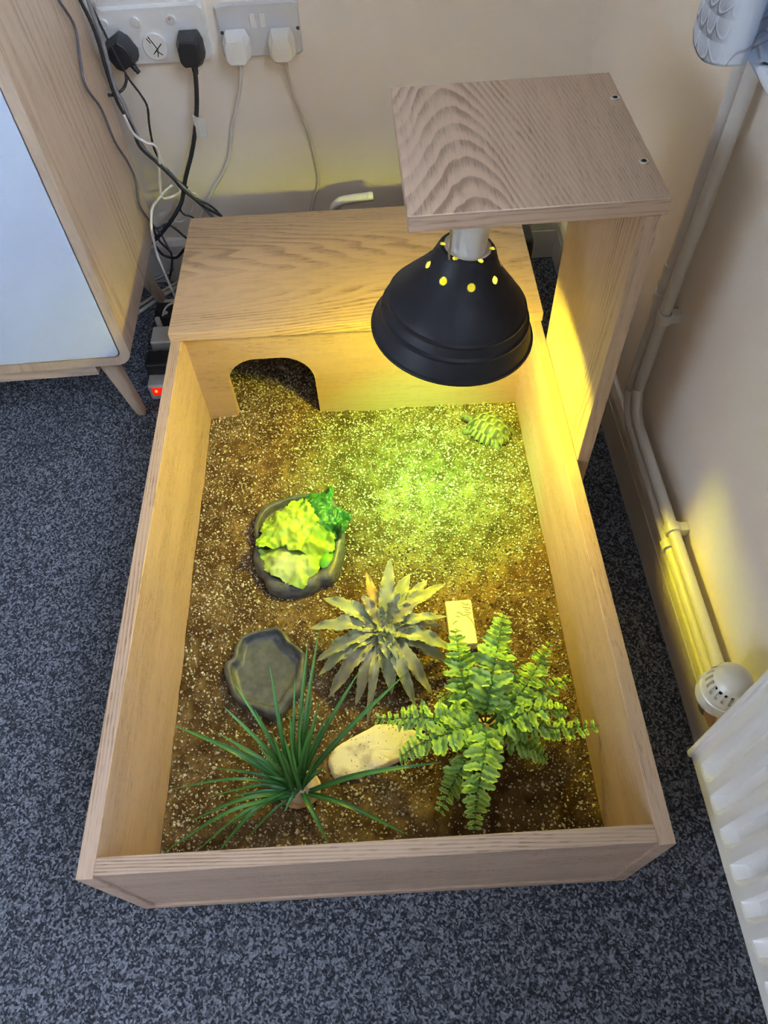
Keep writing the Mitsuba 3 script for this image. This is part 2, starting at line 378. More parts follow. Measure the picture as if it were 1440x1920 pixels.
for q in range(6):
    an = q * math.pi / 3 + math.radians(-65)
    cyl = trimesh.creation.cylinder(radius=0.0036, height=0.03, sections=16)
    sm = sm - man(move(cyl, align([0, 0, 1], (0.0300 * math.cos(an), 0.0300 * math.sin(an), -0.066))))
shade = unman(sm)
# the painted outside and the bright inside are two faces of one metal shade: split by which way a face looks
fc, fn_ = shade.triangles_center, shade.face_normals
rad = fc[:, :2] / (np.linalg.norm(fc[:, :2], axis=1, keepdims=True) + 1e-9)
inside = ((fn_[:, :2] * rad).sum(1) < -0.05) & (np.linalg.norm(fc[:, :2], axis=1) > 0.02) & (fc[:, 2] < -.06)
sh_out = shade.submesh([np.nonzero(~inside)[0]], append=True)
sh_in = shade.submesh([np.nonzero(inside)[0]], append=True)
add('heat_lamp__shade', move(sh_out, LM), 'shade_black', smooth=25, label='black ribbed metal dome with vent holes')
add('heat_lamp__shade__reflector', move(sh_in, LM), 'shade_inside', smooth=25, label='bright inside of the dome')
sock = lathe([(0, .03), (0.0222, .03), (0.0222, -.012), (0.0226, -.013), (0.0226, -.016), (0.0222, -.017), (0.0222, -.071), (0.0205, -.0735), (0, -.0735)], 48)
add('heat_lamp__lamp_holder', move(sock, LM), 'lamp_ceramic', smooth=30, label='pale grey ceramic lamp holder')
add('heat_lamp__cable_clip', move(rbox(-.0245, -.0175, -.012, -.002, -.066, .02, .002), LM), 'lamp_ceramic', smooth=30)
wire = tube([[0.4435, 0.6, 0.5797], [0.4437, 0.6, 0.5541], [0.4422, 0.598, 0.5391], [0.4443, 0.596, 0.5264]], 0.0016, 6, 8)
add('heat_lamp__hook_wire', wire, 'wire', smooth=True, label='thin brass coloured hanging wire')
# reflector bulb: hood with a lit face
hood = lathe([(0.013, -.073), (0.014, -.094), (0.022, -.118), (0.036, -.143), (0.0415, -.156), (0.0415, -.160)][::-1], 48)
add('heat_lamp__bulb', move(hood, LM), 'shade_inside', smooth=True)
def cap_band(t0, t1, n=48, m=5):
    """A band of the bulb's bulging glass, t from 0 at its tip to 1 at its rim."""
    t_ = np.linspace(t0, t1, m)
    a = np.arange(n) * 2 * np.pi / n
    v = np.array([[.0415 * math.sin(q * math.pi / 2) * math.cos(x), .0415 * math.sin(q * math.pi / 2) * math.sin(x), -.160 - .018 * math.cos(q * math.pi / 2)] for q in t_ for x in a])
    i, j = np.meshgrid(np.arange(m - 1), np.arange(n), indexing='ij')
    p, q = (i * n + j).ravel(), (i * n + (j + 1) % n).ravel()
    return trimesh.Trimesh(v, np.vstack([np.stack([p, q, q + n], 1), np.stack([p, q + n, p + n], 1)]), process=False)
face = cap_band(0.005, 0.80)
rim_ = cap_band(0.80, 1.0)
for key, ms, rad_ in (('heat_lamp__bulb__bulb_face', face, [320, 312, 1.5]), ('heat_lamp__bulb__bulb_rim', rim_, [560, 290, 3])):
    ms = move(ms, LM)
    if ((ms.triangles_center - (LT + LA * .150)) * ms.face_normals).sum() < 0:
        ms.invert()
    add(key, ms, 'dark_gap', label='glowing glass of the bulb')
    scene[key]['emitter'] = {'type': 'area', 'radiance': {'type': 'rgb', 'value': rad_}}
scene['lamp_beam'] = {'type': 'spot', 'cutoff_angle': 34.0, 'beam_width': 6.0, 'intensity': {'type': 'rgb', 'value': [0.2, 4.0, 0.8]},
                      'to_world': T().look_at(origin=list(LT + LA * .181), target=list(LT + LA * .181 + np.array([-.08, 0.10, -1.0])), up=[0, 1, 0])}

# ------------------------------------------------------------------ soil
SX0, SX1, SY0, SY1 = t, W - t, 0.021, D - t
PRESS = [(sg.Polygon(q), z) for q, z in (([[0.1986, 0.6341], [0.2458, 0.6286], [0.2653, 0.592], [0.2723, 0.5498], [0.2698, 0.5047], [0.2629, 0.4794], [0.2518, 0.4575], [0.2345, 0.4563], [0.2248, 0.4476], [0.2001, 0.4395], [0.17, 0.4392], [0.149, 0.4512], [0.1416, 0.4705], [0.1275, 0.4892], [0.123, 0.5102], [0.1245, 0.5312], [0.1202, 0.5695], [0.1255, 0.5985], [0.1405, 0.6159], [0.1682, 0.6283]], .0212),
         ([[0.1673, 0.3782], [0.1813, 0.3635], [0.1932, 0.3459], [0.2073, 0.3349], [0.2125, 0.3182], [0.2105, 0.2906], [0.2028, 0.2723], [0.1875, 0.2549], [0.1763, 0.2375], [0.1628, 0.236], [0.1428, 0.2466], [0.1196, 0.2567], [0.1081, 0.267], [0.0992, 0.281], [0.0887, 0.3069], [0.0894, 0.3241], [0.0998, 0.3322], [0.1033, 0.3496], [0.114, 0.3669], [0.13, 0.3715], [0.1506, 0.3759]], .0212))]
FLAT = [(sg.Polygon([[0.2463, 0.1644], [0.2502, 0.179], [0.2679, 0.1946], [0.2951, 0.2069], [0.3224, 0.2161], [0.3569, 0.2108], [0.3789, 0.1955], [0.3738, 0.1791], [0.3426, 0.1638], [0.3083, 0.1511], [0.2782, 0.1442], [0.2559, 0.1462]]), .021),
        (sg.Polygon([[0.4325, 0.4053], [0.4741, 0.4062], [0.4774, 0.3296], [0.4349, 0.3289]]), .0195), (sg.Point([0.5544, 0.7763]).buffer(.034), .0235), (sg.Point([0.203, 0.1315]).buffer(.024), .020), (sg.Point([0.4712, 0.1934]).buffer(.022), .020)]
KEEP = shapely.union_all([q.buffer(.002) for q, z in PRESS] + [q.buffer(-.001) for q, z in FLAT])
def soil_z(x, y):
    p = np.stack([x, y, x * 0], -1)
    z = 0.0245 + 0.011 * (meshkit.fbm(p * 9, 3, 3) - 0.5) + 0.007 * (meshkit.fbm(p * [38, 18, 1], 3, 8) - 0.5)
    z += 0.006 * np.exp(-((x - 0.09) / 0.07) ** 2) * np.sin(y * 60 + 4 * meshkit.noise(p * 12, 5)) * 0.6
    z += 0.008 * np.exp(-(((x - 0.15) / 0.09) ** 2 + ((y - 0.80) / 0.08) ** 2))
    pts = shapely.points(x, y)
    for q, zq in PRESS + FLAT:
        d = shapely.distance(q, pts)
        k = np.clip(d / .010, 0, 1)
        z = z * k + np.minimum(z, zq) * (1 - k)
    return np.maximum(z, .0212)
sx, sy = np.meshgrid(np.linspace(SX0, SX1, 250), np.linspace(SY0, SY1, 460), indexing='ij')
sp = np.stack([sx, sy, sx * 0], -1)
sz_ = soil_z(sx, sy) + 0.0022 * (meshkit.noise(sp * 420, 11) - 0.5) + 0.0018 * (meshkit.noise(sp * 210, 12) - 0.5)
nx, ny = sx.shape
i, j = np.meshgrid(np.arange(nx - 1), np.arange(ny - 1), indexing='ij')
k = (i * ny + j).ravel()
sf = np.vstack([np.stack([k, k + ny, k + ny + 1], 1), np.stack([k, k + ny + 1, k + 1], 1)])
dampness = np.clip(meshkit.fbm(sp * 11, 3, 21) * 1.7 - 0.45 + 0.5 * np.exp(-(((sx - .48) / .12) ** 2 + ((sy - .08) / .12) ** 2)), 0, 1)
sand = np.clip(meshkit.fbm(sp * 60, 3, 22) * 2 - 0.6, 0, 1)[..., None]
col = (np.array([0.085, 0.048, 0.022]) * (1 - sand) + np.array([0.21, 0.135, 0.058]) * sand) * (1 - 0.55 * dampness[..., None]) * (0.75 + 0.5 * meshkit.noise(sp * 500, 23))[..., None]
add('soil__bed', trimesh.Trimesh(np.stack([sx, sy, sz_], -1).reshape(-1, 3), sf, process=False), 'earth_vertex', smooth=True, color=col.reshape(-1, 3))
tag('soil', 'brown sandy soil with pale grit covering the floor of the table', 'soil', None, 'stuff')
NG = 72000
gxy = np.column_stack([rng.uniform(SX0 + .002, SX1 - .002, NG), rng.uniform(SY0 + .002, SY1 - .004, NG)])
gp = np.column_stack([gxy, np.zeros(NG)])
dens = 0.30 + 0.75 * meshkit.fbm(gp * 13, 3, 31) - 0.55 * np.exp(-(((gxy[:, 0] - .46) / .09) ** 2 + ((gxy[:, 1] - .10) / .07) ** 2)) + 0.3 * (gxy[:, 1] > .78) 
gxy = gxy[(rng.uniform(0, 1, NG) < dens) & ~shapely.contains_xy(KEEP, gxy[:, 0], gxy[:, 1])]
NG = len(gxy)
octa = np.array([[1, 0, 0], [-1, 0, 0], [0, 1, 0], [0, -1, 0], [0, 0, 1], [0, 0, -1.0]])
octf = np.array([[0, 2, 4], [2, 1, 4], [1, 3, 4], [3, 0, 4], [2, 0, 5], [1, 2, 5], [3, 1, 5], [0, 3, 5]])
size = rng.lognormal(math.log(0.00138), 0.35, NG).clip(.0006, .0030)
qv = octa[None] * rng.uniform(.65, 1.25, (NG, 6, 1)) * size[:, None, None]
ang = rng.uniform(0, 2 * np.pi, NG)
ca, sa = np.cos(ang), np.sin(ang)
tl = rng.uniform(-.7, .7, NG)
ct, st = np.cos(tl), np.sin(tl)
qx, qy, qz = qv[..., 0], qv[..., 1], qv[..., 2]
qy, qz = qy * ct[:, None] - qz * st[:, None], qy * st[:, None] + qz * ct[:, None]
qx, qy = qx * ca[:, None] - qy * sa[:, None], qx * sa[:, None] + qy * ca[:, None]
gzz = soil_z(gxy[:, 0], gxy[:, 1]) + size * 0.45
gv = np.stack([qx + gxy[:, :1], qy + gxy[:, 1:], qz + gzz[:, None]], -1).reshape(-1, 3)
gfc = (octf[None] + 6 * np.arange(NG)[:, None, None]).reshape(-1, 3)
kinds = rng.choice(4, NG, p=[.40, .25, .20, .15])
pal = np.array([[0.46, 0.42, 0.34], [0.25, 0.19, 0.12], [0.10, 0.065, 0.04], [0.62, 0.59, 0.52]])
gc = np.repeat(pal[kinds] * rng.uniform(.75, 1.15, (NG, 1)), 6, 0)
add('soil__grit', trimesh.Trimesh(gv, gfc, process=False), 'earth_vertex', color=gc, kind='stuff', label='pale and brown grit grains')

# ------------------------------------------------------------------ rock dishes
def polar(outline, n=144):
    o = np.asarray(outline, float)[:, :2]
    c_ = o.mean(0)
    q = spline(np.vstack([o, o[:1]]), 6)[:-1] - c_
    a, r = np.arctan2(q[:, 1], q[:, 0]), np.hypot(q[:, 0], q[:, 1])
    k = np.argsort(a)
    th_ = np.linspace(-np.pi, np.pi, n, endpoint=False)
    return c_, th_, np.interp(th_, a[k], r[k], period=2 * np.pi)

def dish(key, rim_out, rim_in, z0, zr, zf_, label):
    c_, th_, ro = polar(rim_out)
    ci, _, ri0 = polar(rim_in)
    d = c_ - ci
    # inner radius measured from the outer centre
    pin = np.stack([np.cos(th_) * ri0, np.sin(th_) * ri0], 1) + ci - c_
    a, r = np.arctan2(pin[:, 1], pin[:, 0]), np.hypot(pin[:, 0], pin[:, 1])
    k = np.argsort(a)
    ri = np.minimum(np.interp(th_, a[k], r[k], period=2 * np.pi), ro - 0.0045)
    rings = []
    lev = [(ro * 1.03, z0), (ro * 1.035, z0 + .35 * (zr - z0)), (ro * 1.01, z0 + .75 * (zr - z0)), (ro * .6 + ri * .4 + .002, zr - .001), (ro * .3 + ri * .7, zr + .0003), (ri + .0004, zr - .0028),
           (ri - .0016, zf_ + .006), (ri - .004, zf_ + .0012), (ri - .009, zf_), (ri * .6, zf_ - .0005), (ri * .25, zf_ - .0005)]
    for rr, z in lev:
        p = np.stack([c_[0] + rr * np.cos(th_), c_[1] + rr * np.sin(th_), th_ * 0 + z], 1)
        nn = meshkit.fbm(p * 55, 3, 2) - 0.5
        amp = 0.006 if z > zf_ + .003 else 0.0008
        p[:, :2] += (nn * amp)[:, None] * np.stack([np.cos(th_), np.sin(th_)], 1)
        p[:, 2] += 0.35 * amp * (meshkit.fbm(p * 70, 3, 5) - .5) * 2 * (z > z0 + .001)
        rings.append(p)
    add(key, ring_loft(rings), 'dish_rock', smooth=50, label=label, cat='dish')
    return c_, th_, ri

dish('food_dish', [[0.1986, 0.6341], [0.2458, 0.6286], [0.2653, 0.592], [0.2723, 0.5498], [0.2698, 0.5047], [0.2629, 0.4794], [0.2518, 0.4575], [0.2345, 0.4563], [0.2248, 0.4476], [0.2001, 0.4395], [0.17, 0.4392], [0.149, 0.4512], [0.1416, 0.4705], [0.1275, 0.4892], [0.123, 0.5102], [0.1245, 0.5312], [0.1202, 0.5695], [0.1255, 0.5985], [0.1405, 0.6159], [0.1682, 0.6283]],
     [[0.1962, 0.6232], [0.2385, 0.617], [0.2524, 0.5859], [0.2578, 0.5523], [0.2564, 0.5122], [0.2496, 0.4893], [0.2386, 0.4773], [0.2255, 0.4706], [0.2125, 0.4615], [0.193, 0.4567], [0.1733, 0.4593], [0.1588, 0.4704], [0.1504, 0.4862], [0.1374, 0.5052], [0.1332, 0.5213], [0.1336, 0.5372], [0.1298, 0.5674], [0.1365, 0.5948], [0.1499, 0.6066], [0.1729, 0.6178]], 0.0205, 0.047, 0.031, 'grey rock-look food dish holding the green leaves')
c2, th2, ri2 = dish('water_dish', [[0.1673, 0.3782], [0.1813, 0.3635], [0.1932, 0.3459], [0.2073, 0.3349], [0.2125, 0.3182], [0.2105, 0.2906], [0.2028, 0.2723], [0.1875, 0.2549], [0.1763, 0.2375], [0.1628, 0.236], [0.1428, 0.2466], [0.1196, 0.2567], [0.1081, 0.267], [0.0992, 0.281], [0.0887, 0.3069], [0.0894, 0.3241], [0.0998, 0.3322], [0.1033, 0.3496], [0.114, 0.3669], [0.13, 0.3715], [0.1506, 0.3759]],
     [[0.1651, 0.3724], [0.1747, 0.3649], [0.1793, 0.3511], [0.193, 0.3401], [0.2045, 0.3272], [0.2018, 0.309], [0.1962, 0.2902], [0.1828, 0.2702], [0.1753, 0.2564], [0.1638, 0.2501], [0.1359, 0.2573], [0.1134, 0.2705], [0.1019, 0.2984], [0.0984, 0.3179], [0.1072, 0.326], [0.1134, 0.3566], [0.1197, 0.363], [0.1402, 0.3684]], 0.0205, 0.043, 0.027, 'grey rock-look water dish left of the grass plant')
n = len(th2)
wv = np.vstack([np.column_stack([c2[0] + (ri2 + .0008) * np.cos(th2), c2[1] + (ri2 + .0008) * np.sin(th2), th2 * 0 + 0.0345]), [[c2[0], c2[1], 0.0345]]])
scene['water'] = {'type': 'dielectric', 'int_ior': 1.33, 'ext_ior': 1.0}
scene['water_film'] = {'type': 'thindielectric', 'int_ior': 1.33}
add('water__surface', trimesh.Trimesh(wv, np.stack([np.full(n, n), np.arange(n), (np.arange(n) + 1) % n], 1), process=False), 'water_film')
tag('water', 'shallow clear water filling the grey water dish', 'water', None, 'stuff')
del scene['water']

# ------------------------------------------------------------------ food leaves
def ruffled(key, outline, z0, dome, amp, label, base, rib, thick=0.0009, res=0.0022, freq=55, seed=1, crinkle=0.0, frill=0.0025, catg='leaf', tilt=(0, 0)):
    o = np.asarray(outline, float)[:, :2]
    o = spline(np.vstack([o, o[:1]]), 10)[:-1]
    cen = o.mean(0)
    dr_ = o - cen
    L = np.linalg.norm(dr_, axis=1, keepdims=True)
    q3 = np.column_stack([o, np.zeros(len(o))])
    o = o + dr_ / L * frill * (2 * meshkit.noise(q3 * 260, seed) - 1 + meshkit.noise(q3 * 600, seed + 1) - .5)[:, None]
    R = np.linalg.norm(o - cen, axis=1).mean()
    def zf(x, y):
        p = np.stack([x, y, x * 0], -1)
        rr = np.hypot(x - cen[0], y - cen[1]) / R
        z = z0 + dome * (1 - rr ** 2) + amp * (meshkit.fbm(p * freq, 3, seed + 2) - .5) * (.5 + rr) * 2 + tilt[0] * (x - cen[0]) + tilt[1] * (y - cen[1])
        if crinkle:
            z = z + crinkle * (np.abs(2 * meshkit.noise(p * 150, seed + 3) - 1) + .6 * np.abs(2 * meshkit.noise(p * 300, seed + 4) - 1))
        return z
    mesh, xy = sheet(o, zf, res, thick)
    p = np.column_stack([xy, np.zeros(len(xy))])
    rr = np.linalg.norm(xy - cen, axis=1) / R
    m = np.clip(1.1 - rr + .5 * (meshkit.fbm(p * 40, 3, seed + 6) - .5), 0, 1)[:, None]
    cc = np.array(base) * (1 - m) + np.array(rib) * m
    if crinkle:
        v = np.abs(2 * meshkit.noise(p * 150, seed + 3) - 1)[:, None]
        cc = cc * (1.5 - 0.9 * v)
    add(key, mesh, 'leaf_vertex', smooth=True, color=np.vstack([cc, cc]), label=label, cat=catg)
    return cen

ruffled('savoy_cabbage_leaf', [[0.2093, 0.6192], [0.2256, 0.6222], [0.2443, 0.6266], [0.2513, 0.6304], [0.2601, 0.6253], [0.2581, 0.6067], [0.2557, 0.5871], [0.2716, 0.5803], [0.2885, 0.5679], [0.2843, 0.5517], [0.2732, 0.531], [0.2608, 0.5279], [0.2464, 0.541], [0.2306, 0.5503], [0.2124, 0.5626], [0.2097, 0.5906]], 0.058, 0.004, 0.010,
        'dark green crinkled savoy cabbage leaf at the far side of the food dish', (0.016, 0.075, 0.016), (0.034, 0.115, 0.030), crinkle=0.0028, seed=11, catg='cabbage leaf', res=.0015)
ruffled('lettuce_leaf_001', [[0.1291, 0.5172], [0.1455, 0.5238], [0.1632, 0.5305], [0.1812, 0.5265], [0.1993, 0.5172], [0.2172, 0.5054], [0.2382, 0.4961], [0.235, 0.4785], [0.2231, 0.4592], [0.2061, 0.4402], [0.1921, 0.4436], [0.179, 0.4512], [0.1679, 0.4594], [0.1546, 0.4666], [0.1443, 0.4774], [0.1347, 0.496]], 0.050, 0.010, 0.008,
        'pale lettuce leaf with a white rib at the near edge of the food dish', (0.25, 0.40, 0.06), (0.42, 0.50, 0.26), seed=23, frill=.002, catg='lettuce leaf')
ruffled('lettuce_leaf', [[0.1986, 0.62], [0.2104, 0.6076], [0.2221, 0.5847], [0.2332, 0.559], [0.231, 0.5456], [0.2359, 0.5439], [0.2516, 0.5366], [0.2599, 0.5248], [0.2558, 0.5067], [0.2448, 0.4998], [0.2361, 0.4901], [0.2142, 0.4943], [0.1922, 0.501], [0.1787, 0.5111], [0.1631, 0.5162], [0.1478, 0.5121], [0.1346, 0.5105], [0.1297, 0.5292], [0.1373, 0.5459], [0.1298, 0.5608], [0.1451, 0.5712], [0.1584, 0.5812], [0.1718, 0.5886], [0.1835, 0.5961], [0.1854, 0.6096]], 0.060, 0.009, 0.016,
        'large frilly yellow-green lettuce leaf lying on top in the food dish', (0.25, 0.42, 0.035), (0.33, 0.48, 0.07), seed=31, frill=.0035, catg='lettuce leaf')
ruffled('salad_leaf', [[0.2421, 0.5015], [0.2526, 0.5112], [0.2558, 0.4979], [0.248, 0.48], [0.237, 0.477], [0.2344, 0.4892]], 0.047, 0.004, 0.002,
        'small bright green leaf tucked at the right rim of the food dish', (0.08, 0.30, 0.015), (0.11, 0.36, 0.02), seed=41, frill=.001, catg='salad leaf')

# ------------------------------------------------------------------ plants
def blade(pts, width, n=10, fold=0.25, wav=0.0, thick=0.0006, wprof=None, seed=0, up=None, curl=0.0):
    """A leaf blade along a curve: folded cross-section, tapered, wavy edges, some thickness. Returns the mesh and each vertex's place along and across."""
    p = spline(pts, max(2, n // (len(pts) - 1)))
    m = len(p)
    s = np.linspace(0, 1, m)
    t = np.gradient(p, axis=0)
    t /= np.linalg.norm(t, axis=1, keepdims=True)
    upv = np.array([0, 0, 1.0]) if up is None else np.asarray(up, float)
    side = np.cross(t, upv)
    bad = np.linalg.norm(side, axis=1) < 0.15
    side[bad] = np.cross(t[bad], [0.3, -1.0, 0.2])
    side /= np.linalg.norm(side, axis=1, keepdims=True)
    for k in range(1, m):
        if side[k] @ side[k - 1] < 0:
            side[k] *= -1
    nor = np.cross(side, t)
    wp = (np.sin(np.pi * np.clip(s * .92 + .08, 0, 1)) ** .75 if wprof is None else np.interp(s, np.linspace(0, 1, len(wprof)), wprof)) * width / 2
    wp = np.maximum(wp, 0.00025)
    r = np.random.default_rng(seed)
    cols = []
    for u in (-1, -.5, 0, .5, 1):
        wave = wav * abs(u) ** 2 * np.sin(s * r.uniform(16, 24) + r.uniform(0, 6) + (u > 0) * 2)
        jag = 1 + (.07 * np.where(np.arange(m) % 2 == 0, 1, -1) if wav and abs(u) == 1 else 0)
        cols.append(p + side * (u * wp * jag)[:, None] + nor * ((fold * abs(u) ** 1.5 - fold * .5) * wp + wave * (wp / (width / 2 + 1e-9)))[:, None])
    top = np.stack(cols, 1)
    bot = top - nor[:, None] * thick
    q = 5
    ring = np.concatenate([top, bot[:, ::-1]], 1)
    rings = [ring[k] for k in range(m)]
    mesh = ring_loft(rings)
    ss = np.concatenate([np.repeat(s, 10), [0, 1]])
    uu = np.concatenate([np.tile([1, .5, 0, .5, 1, 1, .5, 0, .5, 1], m), [0, 0]])
    return mesh, ss, uu

# grey-green rosette plant (tips: place in the world)
tag('rosette_plant', 'grey-green artificial rosette plant with wavy pointed leaves behind the white stone', 'plant')
HEART = np.array([0.3334, 0.3428, 0.095])
BASE = HEART + [0.012, 0.012, -0.072]
TIPS = [[[0.3507, 0.4392, 0.125], 0.017, 0.1], [[0.3117, 0.4319, 0.1], 0.013, 0.0], [[0.2437, 0.3996, 0.085], 0.018, 0.05], [[0.2213, 0.3547, 0.075], 0.017, 0.2], [[0.2304, 0.3101, 0.055], 0.017, 0.25], [[0.2316, 0.2907, 0.045], 0.017, 0.2], [[0.2456, 0.2603, 0.032], 0.019, 0.65], [[0.2861, 0.2457, 0.034], 0.017, 0.6], [[0.3025, 0.2217, 0.03], 0.011, 0.5], [[0.3405, 0.2561, 0.045], 0.02, 0.15], [[0.3739, 0.2379, 0.034], 0.016, 0.2], [[0.4003, 0.2543, 0.034], 0.017, 0.5], [[0.4274, 0.2991, 0.045], 0.017, 0.3], [[0.4391, 0.3108, 0.06], 0.018, 0.1], [[0.42, 0.3473, 0.075], 0.015, 0.55], [[0.4294, 0.3552, 0.085], 0.012, 0.1], [[0.4326, 0.4109, 0.085], 0.016, 0.25], [[0.4054, 0.415, 0.095], 0.017, 0.15], [[0.3788, 0.4245, 0.1], 0.02, 0.0], [[0.3056, 0.3853, 0.115], 0.014, 0.7], [[0.3605, 0.3702, 0.14], 0.013, 0.2], [[0.3861, 0.3699, 0.11], 0.016, 0.5], [[0.387, 0.3241, 0.08], 0.018, 0.4], [[0.281, 0.3654, 0.09], 0.017, 0.5], [[0.328, 0.3271, 0.107], 0.01, 0.05], [[0.3525, 0.3224, 0.106], 0.01, 0.1], [[0.3373, 0.2935, 0.085], 0.015, 0.1], [[0.3519, 0.2925, 0.085], 0.012, 0.05], [[0.3335, 0.3583, 0.125], 0.01, 0.2], [[0.272, 0.3269, 0.07], 0.016, 0.5]]
for n_, (tip, w, tone) in enumerate(TIPS):
    tip = np.array(tip)
    d = tip - HEART
    L = np.linalg.norm(d)
    start = HEART + d / L * 0.004 + [0, 0, -.012 * (L > .05)]
    mid = (start * .52 + tip * .48) + [0, 0, 0.16 * L if tip[2] < .09 else .05 * L]
    mesh, ss, uu = blade([start, mid, tip], w * 1.3, n=26, fold=.35, wav=.0042, seed=n_, thick=.0008)
    q = meshkit.fbm(np.array(mesh.vertices) * 60, 3, n_)[:, None]
    g, pu = np.array([0.25, 0.31, 0.155]), np.array([0.24, 0.19, 0.155])
    cc = g * (1 - tone) + pu * tone
    q2 = np.clip(meshkit.fbm(np.array(mesh.vertices) * 130, 3, n_ + 50) * 2.4 - .8, 0, 1)[:, None]
    cc = (cc[None] * (1 - .45 * q2) + np.array([0.30, 0.27, 0.20]) * .45 * q2) * (0.6 + .8 * q)
    edge = np.clip(uu * 1.3 - .55, 0, 1)[:, None] * .55
    cc = cc * (1 - edge) + np.array([0.40, 0.44, 0.22]) * edge
    if n_ == 1:
        cc = cc * .4 + np.array([0.26, 0.13, 0.02])
    add(num('rosette_plant__leaf', n_), mesh, 'leaf_vertex', smooth=True, color=cc)
add('rosette_plant__stem', tube([BASE - [0, 0, .03], (BASE + HEART) / 2, HEART - [0, 0, .012]], [.006, .005, .004], 4), 'dish_rock', smooth=True)

# grass-like plant
tag('grass_plant', 'dark green artificial grass plant with long thin blades in a round stone base', 'plant')
GB = np.array([0.2044, 0.1289, 0.05])
stone = trimesh.creation.icosphere(subdivisions=4, radius=1.0)
v = stone.vertices * [0.031, 0.026, 0.022]
v = v * (1 + .12 * (meshkit.fbm(stone.vertices * 1.6, 3, 4) - .5))[:, None]
v[:, 2] = np.where(v[:, 2] > .012, .012 + (v[:, 2] - .012) * .35, v[:, 2])
stone = trimesh.Trimesh(v + GB + [0.0, 0.004, -0.018], stone.faces, process=False)
add('grass_plant__base', stone, 'pot_stone', smooth=True, label='round tan stone-like base')
GT = [[[0.2425, 0.3235, 0.13], 0.1, 0.0052], [[0.2268, 0.3082, 0.13], 0.1, 0.0052], [[0.2127, 0.2464, 0.15], 0.1, 0.004], [[0.1821, 0.255, 0.17], 0.08, 0.0055], [[0.1314, 0.2435, 0.15], 0.12, 0.005], [[0.1171, 0.2162, 0.14], 0.15, 0.0055], [[0.0392, 0.2099, 0.1], 0.22, 0.0062], [[0.0327, 0.1364, 0.055], 0.25, 0.0035], [[0.0899, 0.1275, 0.045], 0.2, 0.004], [[0.0563, 0.0963, 0.04], 0.25, 0.0048], [[0.0276, 0.0576, 0.045], 0.28, 0.0045], [[0.0721, 0.0555, 0.05], 0.25, 0.004], [[0.098, 0.0468, 0.055], 0.28, 0.0055], [[0.1885, 0.0977, 0.055], 0.25, 0.0045], [[0.1371, 0.0713, 0.04], 0.2, 0.0035], [[0.2471, 0.0564, 0.04], 0.28, 0.006], [[0.3532, 0.0632, 0.035], 0.22, 0.0062], [[0.4002, 0.1376, 0.1], 0.14, 0.0062], [[0.3625, 0.2435, 0.15], 0.08, 0.0062], [[0.2995, 0.2503, 0.15], 0.08, 0.006], [[0.1634, 0.2021, 0.16], 0.14, 0.0058], [[0.1033, 0.192, 0.11], 0.18, 0.0052], [[0.1172, 0.1853, 0.1], 0.2, 0.005], [[0.2428, 0.1493, 0.07], 0.1, 0.0055], [[0.2091, 0.1928, 0.16], 0.06, 0.005], [[0.1859, 0.1726, 0.15], 0.06, 0.0045], [[0.2375, 0.2194, 0.16], 0.05, 0.005], [[0.2465, 0.2122, 0.15], 0.05, 0.004], [[0.2427, 0.1872, 0.17], 0.05, 0.0062], [[0.2264, 0.202, 0.16], 0.06, 0.0045], [[0.2545, 0.2007, 0.13], 0.06, 0.004], [[0.1993, 0.17, 0.14], 0.05, 0.005], [[0.1588, 0.1719, 0.11], 0.14, 0.0045], [[0.1348, 0.1641, 0.09], 0.16, 0.0045], [[0.1097, 0.1806, 0.1], 0.18, 0.0055], [[0.1422, 0.1489, 0.07], 0.16, 0.0045], [[0.1137, 0.1229, 0.05], 0.18, 0.004], [[0.0971, 0.1567, 0.07], 0.2, 0.004], [[0.141, 0.1364, 0.06], 0.14, 0.004], [[0.1942, 0.1566, 0.12], 0.05, 0.005], [[0.2193, 0.1688, 0.14], 0.03, 0.005], [[0.1705, 0.1394, 0.08], 0.1, 0.005], [[0.2082, 0.1577, 0.13], 0.04, 0.004], [[0.2397, 0.1599, 0.1], 0.06, 0.004], [[0.2329, 0.1747, 0.15], 0.03, 0.0048], [[0.1188, 0.0882, 0.05], 0.22, 0.0045], [[0.1512, 0.1058, 0.05], 0.22, 0.0045]]
nb = 0
for tip, bend, w in GT:
    tip = np.array(tip)
    r = np.random.default_rng(nb)
    st_ = GB + np.append(r.uniform(-.007, .007, 2), -.012)
    d = tip - st_
    L = np.linalg.norm(d)
    mid = st_ + d * .45 + np.array([0, 0, bend * L])
    mesh, ss, uu = blade([st_, mid, tip], w * 1.22, n=16, fold=.5, seed=nb, wprof=[.75, 1, 1, .85, .6, .08])
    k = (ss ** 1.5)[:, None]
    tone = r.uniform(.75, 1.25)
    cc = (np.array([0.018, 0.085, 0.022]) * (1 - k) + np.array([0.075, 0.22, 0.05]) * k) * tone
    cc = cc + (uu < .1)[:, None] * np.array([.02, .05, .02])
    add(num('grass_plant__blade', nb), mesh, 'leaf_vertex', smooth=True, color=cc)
    nb += 1

